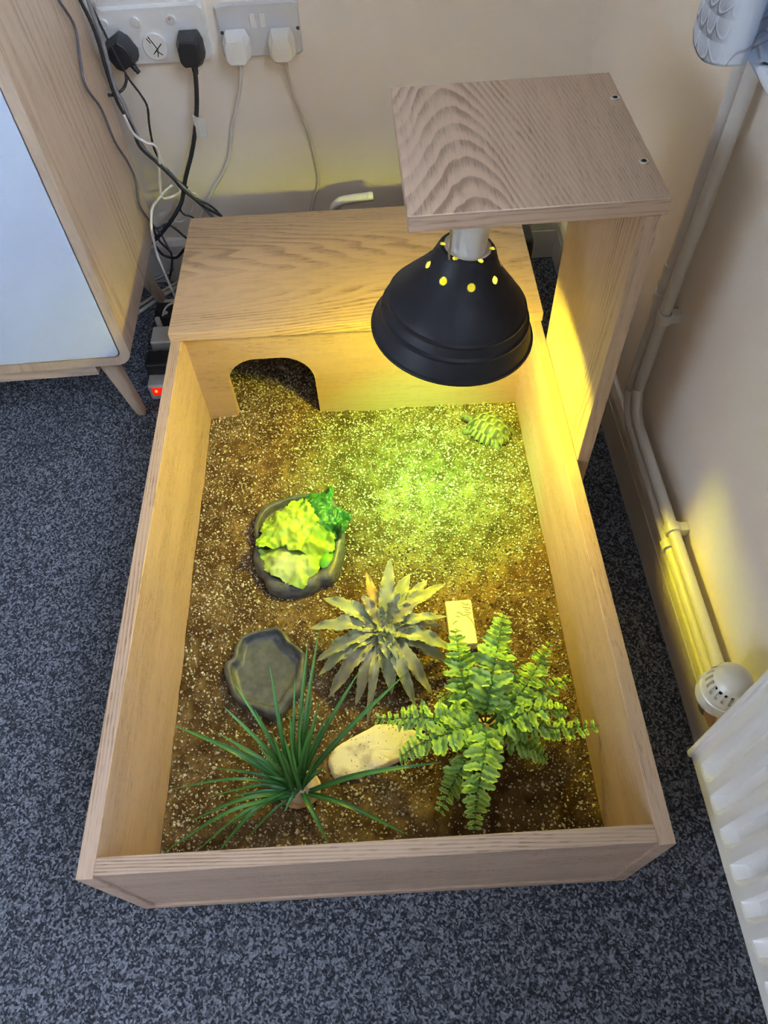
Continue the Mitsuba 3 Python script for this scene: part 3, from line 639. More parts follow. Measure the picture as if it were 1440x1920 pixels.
# fern
tag('fern_plant', 'bright green artificial fern with lobed fronds at the right front of the table', 'plant')
FB = np.array([0.4665, 0.1887, 0.055])
stone = trimesh.creation.icosphere(subdivisions=4, radius=1.0)
v = stone.vertices * [0.028, 0.026, 0.022] * (1 + .12 * (meshkit.fbm(stone.vertices * 1.6, 3, 14) - .5))[:, None]
add('fern_plant__base', trimesh.Trimesh(v + FB + [0.006, 0.0, -.02], stone.faces, process=False), 'pot_stone', smooth=True, label='brown stone-like base')
FR = [[[[0.4648, 0.1947, 0.075], [0.442, 0.2299, 0.115], [0.4384, 0.2708, 0.12], [0.4388, 0.3239, 0.095]], 0.024], [[[0.4666, 0.194, 0.08], [0.4688, 0.2087, 0.13], [0.4814, 0.2523, 0.145], [0.5074, 0.3329, 0.12]], 0.029], [[[0.4726, 0.1879, 0.08], [0.4902, 0.1821, 0.12], [0.5156, 0.1868, 0.13], [0.5522, 0.1915, 0.12], [0.575, 0.1972, 0.1]], 0.023], [[[0.4751, 0.1872, 0.075], [0.5029, 0.1737, 0.11], [0.5489, 0.1692, 0.115], [0.5838, 0.1677, 0.11], [0.6134, 0.1702, 0.11]], 0.021], [[[0.4687, 0.1927, 0.08], [0.4977, 0.2038, 0.12], [0.5288, 0.234, 0.12], [0.569, 0.2935, 0.1]], 0.022], [[[0.4619, 0.192, 0.08], [0.4471, 0.1799, 0.115], [0.4085, 0.1654, 0.13], [0.374, 0.1569, 0.12], [0.3486, 0.1515, 0.09]], 0.027], [[[0.4598, 0.1933, 0.08], [0.4394, 0.1881, 0.115], [0.4003, 0.1894, 0.12], [0.3703, 0.1952, 0.11], [0.3201, 0.2077, 0.08]], 0.022], [[[0.4656, 0.1861, 0.08], [0.4584, 0.1549, 0.13], [0.4479, 0.1137, 0.14], [0.4402, 0.0898, 0.12], [0.4363, 0.0601, 0.075]], 0.025], [[[0.4612, 0.1864, 0.08], [0.4384, 0.1419, 0.115], [0.4214, 0.1195, 0.11], [0.4084, 0.1056, 0.08], [0.3956, 0.0877, 0.055]], 0.022], [[[0.4708, 0.1915, 0.08], [0.5138, 0.2157, 0.11], [0.553, 0.2247, 0.11], [0.5858, 0.2448, 0.09]], 0.021], [[[0.478, 0.1887, 0.07], [0.4946, 0.1661, 0.095], [0.5193, 0.1531, 0.09], [0.5441, 0.1465, 0.06]], 0.022], [[[0.4581, 0.1951, 0.075], [0.4422, 0.2056, 0.1], [0.4255, 0.2158, 0.1], [0.41, 0.2361, 0.08]], 0.021]]
def pinna(seed):
    """A lobed leaflet along +y, 1 long."""
    r = np.random.default_rng(seed)
    n = 11
    s = np.linspace(0, 1, n)
    w = np.interp(s, [0, .12, .5, .85, 1], [.07, .20, .225, .17, .05]) * (1 + .24 * np.sin(s * 22 + r.uniform(0, 6)))
    z = -r.uniform(.05, .38) * s ** 2 + .06 * np.sin(s * 8 + r.uniform(0, 6))
    rings = []
    for k in range(n):
        q = np.array([[-w[k], s[k], z[k] + .05], [-w[k] * .5, s[k], z[k]], [0, s[k], z[k] - .035], [w[k] * .5, s[k], z[k]], [w[k], s[k], z[k] + .05]])
        rings.append(np.vstack([q, q[::-1] - [0, 0, .022]]))
    mesh = ring_loft(rings)
    tone = r.uniform(.8, 1.15)
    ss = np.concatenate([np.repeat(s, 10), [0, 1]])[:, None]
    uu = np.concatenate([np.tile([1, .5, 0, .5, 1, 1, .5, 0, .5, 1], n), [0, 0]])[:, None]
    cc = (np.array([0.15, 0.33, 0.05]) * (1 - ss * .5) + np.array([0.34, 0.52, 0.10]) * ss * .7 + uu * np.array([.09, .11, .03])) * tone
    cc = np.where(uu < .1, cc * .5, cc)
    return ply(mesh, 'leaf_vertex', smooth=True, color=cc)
PIN = [pinna(q) for q in range(6)]
pc = 0
for n_, (pts, leaflen) in enumerate(FR):
    fk = num('fern_plant__frond', n_)
    p = spline(pts, 14)
    seg = np.concatenate([[0], np.cumsum(np.linalg.norm(np.diff(p, axis=0), axis=1))])
    Lf = seg[-1]
    add(fk + '__stem', tube(p, [.0016, .0011, .0006], 0, 6), 'leaf_vertex', smooth=True, color=np.tile([0.05, 0.12, 0.03], (len(p) * 6 + 2, 1)))
    npairs = max(7, int(Lf / 0.0110))
    r = np.random.default_rng(100 + n_)
    for q in range(npairs):
        u = .16 + .84 * q / (npairs - 1)
        pos = np.array([np.interp(u * Lf, seg, p[:, k]) for k in range(3)])
        pos2 = np.array([np.interp(min(u * Lf + .004, Lf), seg, p[:, k]) for k in range(3)])
        pos1 = np.array([np.interp(u * Lf - .004, seg, p[:, k]) for k in range(3)])
        tg = (pos2 - pos1) / np.linalg.norm(pos2 - pos1)
        side = np.cross(tg, [0, 0, 1.0])
        side /= np.linalg.norm(side)
        ln = 1.12 * leaflen * np.interp(u, [0, .3, .6, 1], [.75, 1, .85, .33]) * r.uniform(.88, 1.1)
        for sgn in (-1, 1):
            y = side * sgn * .93 + tg * r.uniform(.05, .65) + np.array([0, 0, r.uniform(-.25, .45)])
            y /= np.linalg.norm(y)
            zv = np.cross(np.cross(y, [0, 0, 1.0]), y)
            zv = zv / np.linalg.norm(zv) + tg * r.uniform(-.8, .5)
            xv = np.cross(y, zv); xv /= np.linalg.norm(xv)
            zv = np.cross(xv, y)
            m = np.eye(4)
            m[:3, 0], m[:3, 1], m[:3, 2], m[:3, 3] = xv * ln * 1.05, y * ln, zv * ln, pos
            scene[num(fk + '__leaflet', 2 * q + (sgn > 0))] = {**PIN[r.integers(6)], 'to_world': T(m.tolist())}

# ------------------------------------------------------------------ white stone and calcium block
outline = np.array([[0.2463, 0.1644, 0.032], [0.2502, 0.179, 0.032], [0.2679, 0.1946, 0.032], [0.2951, 0.2069, 0.032], [0.3224, 0.2161, 0.032], [0.3569, 0.2108, 0.032], [0.3789, 0.1955, 0.032], [0.3738, 0.1791, 0.032], [0.3426, 0.1638, 0.032], [0.3083, 0.1511, 0.032], [0.2782, 0.1442, 0.032], [0.2559, 0.1462, 0.032]])[:, :2]
c_, th_, ro = polar(outline, 160)
rings = []
for f_, z in ((.9, .014), (1.02, .020), (1.03, .026), (.99, .031), (.95, .0335), (.9, .0345), (.84, .0348), (.76, .0350), (.68, .0348), (.6, .0350), (.52, .0352), (.44, .0350), (.36, .0350), (.28, .0352), (.2, .0352), (.12, .0350), (.05, .0350)):
    p = np.stack([c_[0] + f_ * ro * np.cos(th_), c_[1] + f_ * ro * np.sin(th_), th_ * 0 + z], 1)
    p[:, 2] += .0035 * (meshkit.fbm(p * 45, 4, 9) - .5) * (z > .02) + .0022 * (meshkit.fbm(p * 300, 2, 19) - .5) * (z > .02)
    p[:, :2] += .004 * (meshkit.fbm(p * 70, 3, 29) - .5)[:, None] * np.stack([np.cos(th_), np.sin(th_)], 1)
    rings.append(p)
add('white_stone', ring_loft(rings), 'limestone', smooth=True, label='flat oval off-white stone lying between the grass plant and the fern', cat='stone')

BO, BU, BV = np.array([0.4325, 0.4053, 0.04]), np.array([0.4741, 0.4062, 0.04]), np.array([0.4353, 0.3324, 0.04])
ex = BU - BO; bw = np.linalg.norm(ex); ex /= bw
ey = BV - BO; ey = ey - ex * (ey @ ex); bl = np.linalg.norm(ey) + .004; ey /= np.linalg.norm(ey)
bm = np.eye(4); bm[:3, 0], bm[:3, 1], bm[:3, 2], bm[:3, 3] = ex, -ey, [0, 0, 1], BO
slab = man(rbox(0, bw, -bl, 0, -0.022, 0, 0.0022, 3))
def bp(u, v):                    # a place on the block's top
    return [u * bw, -v * bl, 0.0]
strokes = [[(.62, .06), (.75, .12), (.83, .125)], [(.83, .125), (.86, .10), (.92, .145)], [(.63, .16), (.77, .19), (.94, .21)], [(.70, .225), (.86, .25)], [(.68, .27), (.80, .295), (.95, .325)], [(.74, .33), (.87, .36)],
           [(.38, .285), (.50, .29), (.62, .36), (.72, .36), (.84, .43), (.95, .55), (.99, .66)], [(.33, .37), (.41, .37), (.50, .405)], [(.18, .55), (.27, .49), (.38, .48)], [(.22, .64), (.33, .67), (.46, .71)]]
grooves = []
for s_ in strokes:
    q = tube([bp(*a) for a in s_], .0009, 5, 6)
    if q.volume < 0:
        q.invert()
    grooves.append(q)
    slab = slab - man(q)
add('calcium_block', move(unman(slab), bm), 'calcium', smooth=30, label='small pale calcium block with carved lettering beside the fern', cat='calcium block')
for n_, s_ in enumerate(strokes):
    add(num('calcium_block__engraving', n_), move(tube([np.array(bp(*a)) - [0, 0, .0006] for a in s_], .0006, 5, 6), bm), 'calcium_groove', smooth=True, label='carved line' if n_ == 0 else None)

# ------------------------------------------------------------------ tortoise
tag('tortoise', 'small yellow and dark brown tortoise facing the hide wall in the far right corner', 'tortoise')
TH, TE = np.array([0.5214, 0.8013, 0.04]), np.array([0.5882, 0.746, 0.04])
ax = TH - TE; ax[2] = 0; tl_ = 0.078; ax /= np.linalg.norm(ax)
TC = np.array([0.5514, 0.7631, 0.045]); TC[2] = 0.030
tm = np.eye(4); tm[:3, 0], tm[:3, 1], tm[:3, 3] = ax, [-ax[1], ax[0], 0], TC
A_, B_, Hh = 0.040, 0.033, 0.031
U, V = np.meshgrid(np.linspace(-1, 1, 150), np.linspace(-1, 1, 130), indexing='ij')
# disc mapping keeps the outline round
Ux, Vx = U * np.sqrt(1 - V ** 2 / 2), V * np.sqrt(1 - U ** 2 / 2)
seeds = [(x, 0) for x in (.80, .42, .0, -.42, -.80)] + [(x, s * .52) for s in (-1, 1) for x in (.60, .20, -.22, -.62)]
nv = len(seeds)
angs = [(q + .5) * 2 * np.pi / 24 for q in range(24)]
seeds += [(1.03 * math.cos(a), 1.03 * math.sin(a)) for a in angs]
S_ = np.array(seeds)
wgt = np.concatenate([np.ones(nv), np.full(24, 1.0)])
dd = np.sqrt((Ux[..., None] - S_[:, 0]) ** 2 + ((Vx[..., None] - S_[:, 1]) * 1.0) ** 2) + np.where(np.arange(len(S_)) < nv, -.06, .06)
o2 = np.sort(dd, -1)
which = dd.argmin(-1)
gap = o2[..., 1] - o2[..., 0]
rr = np.clip(Ux ** 2 + Vx ** 2, 0, 1)
zz = Hh * np.sqrt(np.clip(1 - rr ** 1.35, 0, 1)) + .0022 * np.clip(gap / .12, 0, 1) - .0010
flare = 1 + .05 * np.clip((rr - .85) / .15, 0, 1) * (1 + .8 * np.cos(np.arctan2(Vx, Ux) * 24))
sv = np.stack([A_ * Ux * flare, B_ * Vx * flare, zz], -1).reshape(-1, 3)
n1, n2 = U.shape
i, j = np.meshgrid(np.arange(n1 - 1), np.arange(n2 - 1), indexing='ij')
k = (i * n2 + j).ravel()
tf = np.vstack([np.stack([k, k + n2, k + n2 + 1], 1), np.stack([k, k + n2 + 1, k + 1], 1)])
loc = np.stack([Ux, Vx], -1) - S_[which]
front = loc[..., 0]
dark = np.clip(1.3 - np.abs(gap - .20) / .10, 0, 1) * .75 + np.clip((front + .02) / .10, 0, 1) * np.clip(gap / .03, 0, 1) * .95
dark = np.where(which >= nv, np.clip((loc[..., 0] * -np.sin(np.arctan2(S_[which][..., 1], S_[which][..., 0])) + loc[..., 1] * np.cos(np.arctan2(S_[which][..., 1], S_[which][..., 0]))) / .05 + .3, 0, 1), dark)
dark = np.clip(dark + .25 * (meshkit.fbm(np.stack([Ux, Vx, Ux * 0], -1) * 14, 3, 3) - .5), 0, 1)[..., None] * .88
cc = np.array([0.27, 0.225, 0.095]) * (1 - dark) + np.array([0.040, 0.037, 0.028]) * dark
cc = cc * (.65 + .35 * np.clip(gap / .035, 0, 1))[..., None]
shell = trimesh.Trimesh(sv, tf, process=False)
shell = move(shell, rot([0, 1, 0], -4))
add('tortoise__shell', move(shell, tm), 'vertex', smooth=True, color=cc.reshape(-1, 3), label='domed shell of yellow and dark scutes')
def blob(joints):
    out = None
    for (a, ra), (b, rb) in joints:
        s1, s2 = trimesh.creation.icosphere(2, ra), trimesh.creation.icosphere(2, rb)
        h_ = trimesh.convex.convex_hull(np.vstack([s1.vertices + a, s2.vertices + b]))
        m_ = man(h_)
        out = m_ if out is None else out + m_
    return out
hd = np.array([.049, .004, .011])
body = blob([(([-.02, 0, .006], .014), ([.02, 0, .006], .014)), (([.030, 0, .006], .0075), (hd, .0062)), ((hd, .0074), (hd + [.006, .002, -.001], .0052)),
             (([.024, .016, .003], .007), ([.036, .027, -.002], .0055)), (([.036, .027, -.002], .0055), ([.042, .025, -.0055], .0045)), (([.024, -.016, .003], .007), ([.036, -.027, -.002], .0055)), (([.036, -.027, -.002], .0055), ([.043, -.027, -.0055], .0045)),
             (([-.022, .016, .003], .007), ([-.032, .026, -.003], .006)), (([-.032, .026, -.003], .006), ([-.037, .025, -.006], .0045)), (([-.022, -.016, .003], .007), ([-.032, -.026, -.003], .006)), (([-.032, -.026, -.003], .006), ([-.037, -.025, -.006], .0045)),
             (([-.034, 0, .004], .005), ([-.043, 0, -.002], .0018))])
body = unman(body.refine_to_length(.0022))
body.merge_vertices()
trimesh.smoothing.filter_taubin(body, iterations=6)
bq = meshkit.fbm(np.array(body.vertices) * 420, 2, 6)[:, None]
add('tortoise__body', move(body, tm), 'vertex', smooth=True, color=np.array([0.12, 0.105, 0.065]) * (.6 + .8 * bq), label='scaly olive brown head, legs and tail')
for n_, sgn in enumerate((-1, 1)):
    add(num('tortoise__eye', n_), move(trimesh.creation.icosphere(2, .0012), tm @ trimesh.transformations.translation_matrix(hd + [.0035, sgn * .0062 + .001, .0022])), 'black_plastic', smooth=True, label='small black eye')

# ------------------------------------------------------------------ cabinet
tag('cabinet', 'oak-effect cabinet with a white door on splayed legs left of the tortoise table', 'cabinet')
CZ, CT = 0.148, 0.80
cx, cy = -0.0985, 0.878
CM = trimesh.transformations.translation_matrix([cx, cy, 0]) @ rot([0, 0, 1], 1.0)
cw, cd = 1.0, 0.385              # cabinet runs to -x and +y from its near right bottom corner
outl = sg.box(-cw, CZ, 0, CT).buffer(-.030).buffer(.030, quad_segs=8)
inl = outl.buffer(-.0175).buffer(-.014).buffer(.014, quad_segs=8)
xz = np.array([[1, 0, 0, 0], [0, 0, -1, 0], [0, 1, 0, 0], [0, 0, 0, 1.0]])
ca_ = extrude(outl.difference(inl), cd, xz); ca_.apply_translation([0, cd, 0])
add('cabinet__carcass', move(ca_, CM), 'oak_cabinet', smooth=25, label='oak-effect outer case with rounded corners')
bk = extrude(inl, .006, xz); bk.apply_translation([0, cd, 0])
add('cabinet__back_panel', move(bk, CM), 'oak_cabinet')
dl = inl.buffer(-.0016)
dl2 = dl.intersection(sg.box(-.5, 0, 1, 2)).buffer(-.001)
dd_ = extrude(dl2, .017, xz); dd_.apply_translation([0, .0185, 0])
add('cabinet__door', move(dd_, CM), 'door_white', smooth=25, label='smooth white door')
dl3 = dl.intersection(sg.box(-2, 0, -.5, 2)).buffer(-.001)
dd_ = extrude(dl3, .017, xz); dd_.apply_translation([0, .0185, 0])
add('cabinet__door_001', move(dd_, CM), 'door_white', smooth=25, label='smooth white door')
add('cabinet__base_rail', move(box(-cw + .06, -.075, .006, .030, CZ - .026, CZ - .0005), CM), 'oak_cabinet_rail')
def leg(x0, y0, x1, y1):
    def rr(x, y, z, w): 
        q = np.array(rrect(w, w, w * .3).exterior.coords)[:-1]
        return np.column_stack([q + [x, y], np.full(len(q), z)])
    return ring_loft([rr(x1, y1, .002, .016), rr(x1, y1, .006, .019), rr(x0, y0, CZ - .0005, .034)])
for n_, (a, b, c4, d4) in enumerate(((-.060, .030, -.034, .018), (-.060, cd - .05, -.03, cd - .02), (-cw + .06, .030, -cw + .03, .012), (-cw + .06, cd - .05, -cw + .03, cd - .02))):
    add(num('cabinet__leg', n_), move(leg(a, b, c4, d4), CM), 'oak_cabinet', smooth=40)

# ------------------------------------------------------------------ sockets and plugs (on the back wall, faces to -y)
def on_wall(x, z, out=0.0):
    """Matrix: shape's xy plane to the wall, its +z out of the wall."""
    return np.array([[1, 0, 0, x], [0, 0, -1, WY - out], [0, 1, 0, z], [0, 0, 0, 1.0]])

def slab2(poly, h, bevel):
    a = np.array(poly.exterior.coords)[:-1]
    b = np.array(poly.buffer(-bevel).exterior.coords)[:-1]
    n_ = 64
    def res_(q, h_):
        ls = sg.LinearRing(q)
        k0 = np.argmin(np.abs(np.arctan2(q[:, 1], q[:, 0])))
        pts = []
        for a_ in np.linspace(0, 2 * np.pi, n_, endpoint=False):
            ray = sg.LineString([(0, 0), (math.cos(a_), math.sin(a_))])
            it = ls.intersection(ray)
            it = it if it.geom_type == 'Point' else list(it.geoms)[0] if hasattr(it, 'geoms') else sg.Point(it.coords[0])
            pts.append((it.x, it.y, h_))
        return np.array(pts)
    return ring_loft([res_(a, 0), res_(a, h - bevel), res_(b, h)])

tag('wall_socket', 'wide white three-gang socket plate behind the cabinet with two black plugs', 'wall socket')
s1x, s1z = -0.008, 0.5145
add('wall_socket__plate', move(slab2(rrect(.186, .095, .004), .012, .004), on_wall(s1x, s1z)), 'white_plastic', smooth=25)
add('wall_socket__back_box', move(slab2(rrect(.182, .110, .004), .006, .001), on_wall(s1x, s1z + .006)), 'white_plastic', smooth=25)
for n_, q in enumerate((-.092, -.037, .0265)):
    add(num('wall_socket__switch', n_), move(lathe([(0, 0), (.0085, 0), (.0085, .0035), (.0075, .0048), (0, .0052)], 24), on_wall(q, .539, .012) @ rot([1, 0, 0], 8)), 'white_plastic', smooth=30)
add('wall_socket__neon', move(lathe([(0, 0), (.0018, 0), (.0015, .0006), (0, .0007)], 12), on_wall(.0245, .541, .0172)), principled((0.75, 0.25, 0.18), .3), smooth=30, label='small red dot on the right switch')
hx, hz = -0.0125, 0.4985
add('wall_socket__round_cover', move(lathe([(0, 0), (.0215, 0), (.0225, .001), (.0225, .004), (.0210, .0055), (0, .0055)], 40) , on_wall(hx, hz, .012)), 'white_plastic', smooth=30, label='round white cover with dark cross-shaped slots')
sl = []
for (x, y, L, a) in ((-.002, .006, .026, 118), (.003, -.003, .024, 42), (.0045, -.009, .014, 140), (-.009, .011, .010, 125), (.002, -.011, .010, 75)):
    sl.append(move(box(-L / 2, L / 2, -.0007, .0007, 0, .0012, .0002), on_wall(hx + x, hz + y, .0170) @ rot([0, 0, 1], a)))
add('wall_socket__round_cover__slot', cat(*sl), 'dark_gap')

tag('wall_socket_001', 'white double socket plate with two white plugs right of the black plugs', 'wall socket')
s2x, s2z = 0.1765, 0.5115
add('wall_socket_001__plate', move(slab2(rrect(.146, .087, .006), .010, .003), on_wall(s2x, s2z)), 'grey_plastic', smooth=25)
for n_, q in enumerate((.1675, .1845)):
    add(num('wall_socket_001__switch', n_), move(rbox(-.0052, .0052, -.0115, .0115, 0, .0046, .0016), on_wall(q, .5275, .0090) @ rot([1, 0, 0], 5)), 'white_plastic', smooth=30)
for n_, q in enumerate((.1098, .2450)):
    add(num('wall_socket_001__screw', n_), move(lathe([(0, 0), (.0032, 0), (.0030, .0008), (0, .0010)], 16), on_wall(q, .5115, .0098)), 'dark_steel', smooth=30)

def plug(key, x, z, bsdf, label, w=.046, h=.046, d=.032, top=.7, tilt=0, out=.012, strain=True):
    pts = []
    for (ww, hh, zz, yy) in ((w, h, 0.0, 0), (w, h, d * .45, 0), (w * .78, h * .80, d, 0)):
        for sx_ in (-1, 1):
            pts += [(sx_ * ww / 2 * .72, hh / 2, zz), (sx_ * ww / 2, hh * .22, zz), (sx_ * ww / 2, -hh * .30, zz), (sx_ * ww / 2 * .7, -hh / 2, zz)]
    s_ = trimesh.creation.icosphere(1, .003)
    hull = trimesh.convex.convex_hull(np.vstack([s_.vertices + np.array(q) * [.9, .9, 1] + [0, 0, .003] for q in pts]))
    m = on_wall(x, z, out) @ rot([0, 0, 1], tilt)
    tag(key, label, 'plug')
    add(key + '__body', move(hull, m), bsdf, smooth=35)
    if strain:
        sr = lathe([(0, 0), (.0062, 0), (.0062, .004), (.0050, .005), (.0056, .008), (.0046, .009), (.0050, .013), (.0040, .014), (.0042, .019), (0, .019)], 20)
        add(key + '__strain_relief', move(sr, m @ np.array([[1, 0, 0, 0], [0, 0, -1, -h / 2 + .002], [0, 1, 0, d * .45], [0, 0, 0, 1.0]])), bsdf, smooth=30)

plug('plug', -0.0715, .4985, 'black_plastic', 'rounded black plug in the left outlet half hidden by the cabinet', w=.046, h=.048, tilt=28)
plug('plug_001', 0.0515, .4965, 'black_plastic', 'black plug in the right outlet of the wide socket plate', w=.044, h=.050, d=.036)
plug('plug_002', 0.1335, .4925, 'white_plastic', 'white plug with ribbed cable neck in the left outlet of the double socket', w=.047, h=.050)
plug('plug_003', 0.2140, .4915, 'cream_plastic', 'square cream plug in the right outlet of the double socket', w=.045, h=.047, strain=False)

# ------------------------------------------------------------------ cables
def cable(key, pts, r, bsdf, label, n=6):
    add(key, tube(pts, r, n, 8), bsdf, smooth=True, label=label, cat='cable')
cable('thin_cable', [[-0.0965, 1.1474, 0.6351], [-0.0965, 1.1768, 0.5879], [-0.0965, 1.1501, 0.5523], [-0.0965, 1.1313, 0.5202], [-0.0965, 1.1668, 0.465], [-0.0965, 1.1779, 0.4037], [-0.0965, 1.2101, 0.3461], [-0.0965, 1.2196, 0.3034], [-0.0965, 1.1941, 0.2687], [-0.0994, 1.235, 0.205], [-0.0982, 1.27, 0.1528], [-0.0943, 1.28, 0.1058]], 0.0022, 'dark_grey_cable_sheath', 'thin dark grey cable draped down the oak side of the cabinet')
cable('black_cable', [[-0.0976, 1.245, 0.6063], [-0.0902, 1.2475, 0.5522], [-0.0933, 1.25, 0.4751], [-0.0921, 1.2525, 0.4326], [-0.0819, 1.255, 0.3873], [-0.0799, 1.2575, 0.3503], [-0.0591, 1.26, 0.3179], [-0.0355, 1.2625, 0.2797], [-0.0217, 1.265, 0.2521], [0.0117, 1.2675, 0.2115], [0.0394, 1.27, 0.1872]], 0.003, 'black_cable_sheath', 'black cable running down along the cabinet edge and away behind the hide lid')
cable('grey_cable', [[-0.0856, 1.25, 0.6038], [-0.084, 1.2525, 0.5417], [-0.0896, 1.255, 0.4636], [-0.0844, 1.2575, 0.4288], [-0.0818, 1.26, 0.3897], [-0.0743, 1.2625, 0.3441], [-0.0575, 1.265, 0.315], [-0.0385, 1.2675, 0.2826], [-0.0215, 1.27, 0.2549], [0.0037, 1.2725, 0.2126], [0.0208, 1.275, 0.1815]], 0.0036, 'grey_cable_sheath', 'grey cable twisted along the black cable from the cabinet edge to the hide')
cable('white_cable_002', [[-0.0907, 1.25, 0.6041], [-0.0891, 1.26, 0.5513], [-0.0936, 1.27, 0.484], [-0.0977, 1.28, 0.4294], [-0.0959, 1.29, 0.3855]], 0.0032, 'white_cable_sheath', 'white cable at the top edge of the cabinet beside the leftmost black plug')
cable('black_cable_001', [[-0.0721, 1.285, 0.4672], [-0.0732, 1.28, 0.4586], [-0.0831, 1.275, 0.4467], [-0.0987, 1.26, 0.4454], [-0.1049, 1.25, 0.4504]], 0.0026, 'black_cable_sheath', 'short black cable curling from the leftmost plug in behind the cabinet')
cable('black_cable_002', [[-0.0879, 1.26, 0.6004], [-0.0783, 1.2628, 0.5373], [-0.065, 1.2656, 0.4735], [-0.0526, 1.2683, 0.4414], [-0.0471, 1.2711, 0.4161], [-0.0543, 1.2739, 0.3809], [-0.0593, 1.2767, 0.3387], [-0.0555, 1.2794, 0.3101], [-0.0356, 1.2822, 0.2682], [-0.0179, 1.285, 0.2457]], 0.002, 'black_cable_sheath', 'thin black cable hanging in front of the leftmost plug')
cable('power_cable', [[0.0509, 1.29, 0.4736], [0.0505, 1.29, 0.4528], [0.0415, 1.292, 0.4101], [0.0289, 1.29, 0.3673], [0.0085, 1.29, 0.3163], [-0.0128, 1.288, 0.2747], [-0.0249, 1.285, 0.2485], [-0.0383, 1.28, 0.217], [-0.0665, 1.272, 0.1848], [-0.1005, 1.27, 0.1529], [-0.1243, 1.262, 0.1393], [-0.1465, 1.245, 0.1343]], 0.0042, 'black_cable_sheath', 'thick black power cable with a paper flag hanging from the right black plug')
cable('white_cable_003', [[0.1369, 1.288, 0.4781], [0.1316, 1.296, 0.4451], [0.1157, 1.305, 0.3992], [0.095, 1.312, 0.3519], [0.0754, 1.317, 0.2916], [0.0538, 1.317, 0.2534], [0.0293, 1.316, 0.224], [-0.0101, 1.31, 0.1714], [-0.0258, 1.305, 0.1436]], 0.0032, 'white_cable_sheath', 'white cable hanging from the ribbed white plug')
cable('cream_cable', [[0.2174, 1.298, 0.4725], [0.2172, 1.305, 0.4404], [0.2217, 1.312, 0.4038], [0.2311, 1.318, 0.3606], [0.2414, 1.318, 0.3182], [0.2469, 1.318, 0.274], [0.2499, 1.318, 0.2336], [0.2461, 1.318, 0.2101], [0.2336, 1.316, 0.1817], [0.2193, 1.312, 0.1409]], 0.0032, 'cream_cable_sheath', 'cream cable hanging down the wall from the square cream plug')
cable('white_cable', [[-0.088, 1.25, 0.4146], [-0.0824, 1.2527, 0.3785], [-0.064, 1.2555, 0.3576], [-0.051, 1.2582, 0.3511], [-0.0492, 1.2609, 0.3307], [-0.0615, 1.2636, 0.2864], [-0.0707, 1.2664, 0.2454], [-0.0631, 1.2691, 0.235], [-0.0317, 1.2718, 0.2464], [-0.042, 1.2745, 0.2731], [-0.0512, 1.2773, 0.3023], [-0.0552, 1.28, 0.326]], 0.003, 'white_cable_sheath', 'white cable making an angular loop above the cable tangle')
cable('white_cable_001', [[-0.0438, 1.275, 0.2593], [-0.0566, 1.265, 0.2557], [-0.0739, 1.255, 0.2444], [-0.0819, 1.215, 0.2464], [-0.0848, 1.185, 0.2271], [-0.0878, 1.18, 0.2005], [-0.0889, 1.175, 0.1691], [-0.0813, 1.16, 0.1315], [-0.0695, 1.14, 0.0849]], 0.0028, 'white_cable_sheath', 'white cable falling past the near corner of the hide lid to the extension lead')
cable('black_cable_003', [[-0.0249, 1.285, 0.2485], [-0.0092, 1.285, 0.2238], [0.0192, 1.285, 0.2025], [0.034, 1.283, 0.183], [0.0438, 1.28, 0.164]], 0.0024, 'black_cable_sheath', 'thin black cable branching right to the back edge of the hide lid')
cable('black_cable_004', [[-0.1051, 1.25, 0.1819], [-0.0941, 1.265, 0.1725], [-0.0787, 1.27, 0.1769], [-0.0617, 1.265, 0.1663], [-0.0379, 1.24, 0.1597], [-0.0102, 1.21, 0.159]], 0.0022, 'black_cable_sheath', 'thin black cable crossing the thick power cable towards the hide')
cable('black_cable_005', [[-0.1044, 1.25, 0.1919], [-0.1046, 1.255, 0.1633], [-0.1006, 1.26, 0.1402], [-0.0887, 1.262, 0.1181], [-0.0872, 1.26, 0.1059], [-0.0931, 1.255, 0.0824], [-0.1135, 1.25, 0.038]], 0.0024, 'black_cable_sheath', 'black cable hanging lowest down to the skirting board')
cable('black_cable_006', [[-0.1147, 1.255, 0.1447], [-0.1109, 1.26, 0.1211], [-0.1016, 1.262, 0.1055], [-0.0775, 1.255, 0.1046], [-0.0506, 1.24, 0.1333], [-0.0202, 1.21, 0.1725]], 0.0028, 'black_cable_sheath', 'black cable in a U-shaped loop above the skirting board')
cable('black_cable_007', [[-0.025, 1.282, 0.2386], [-0.0355, 1.28, 0.2192], [-0.0444, 1.28, 0.2028], [-0.0399, 1.28, 0.1901], [-0.0267, 1.28, 0.1842], [-0.0171, 1.27, 0.1825], [-0.0004, 1.25, 0.1781]], 0.002, 'black_cable_sheath', 'thin wavy black cable under the cable tangle by the lid corner')
cable('white_cable_004', [[-0.0268, 1.3, 0.2267], [-0.0139, 1.3, 0.2246], [-0.0085, 1.3, 0.2194], [-0.0213, 1.298, 0.1948], [-0.0381, 1.295, 0.1729], [-0.0552, 1.29, 0.1672], [-0.0667, 1.288, 0.1744], [-0.0538, 1.29, 0.2058], [-0.0451, 1.29, 0.2209]], 0.0016, 'white_cable_sheath', 'thin white cable in a loose loop close to the wall')
cable('floor_cable', [[-0.2047, 1.1841, 0.006], [-0.1813, 1.2055, 0.006], [-0.1411, 1.2501, 0.006], [-0.1024, 1.2885, 0.006], [-0.0852, 1.3024, 0.006]], 0.0045, 'white_cable_sheath', 'white cable lying on the carpet under the cabinet edge, nearer of two')
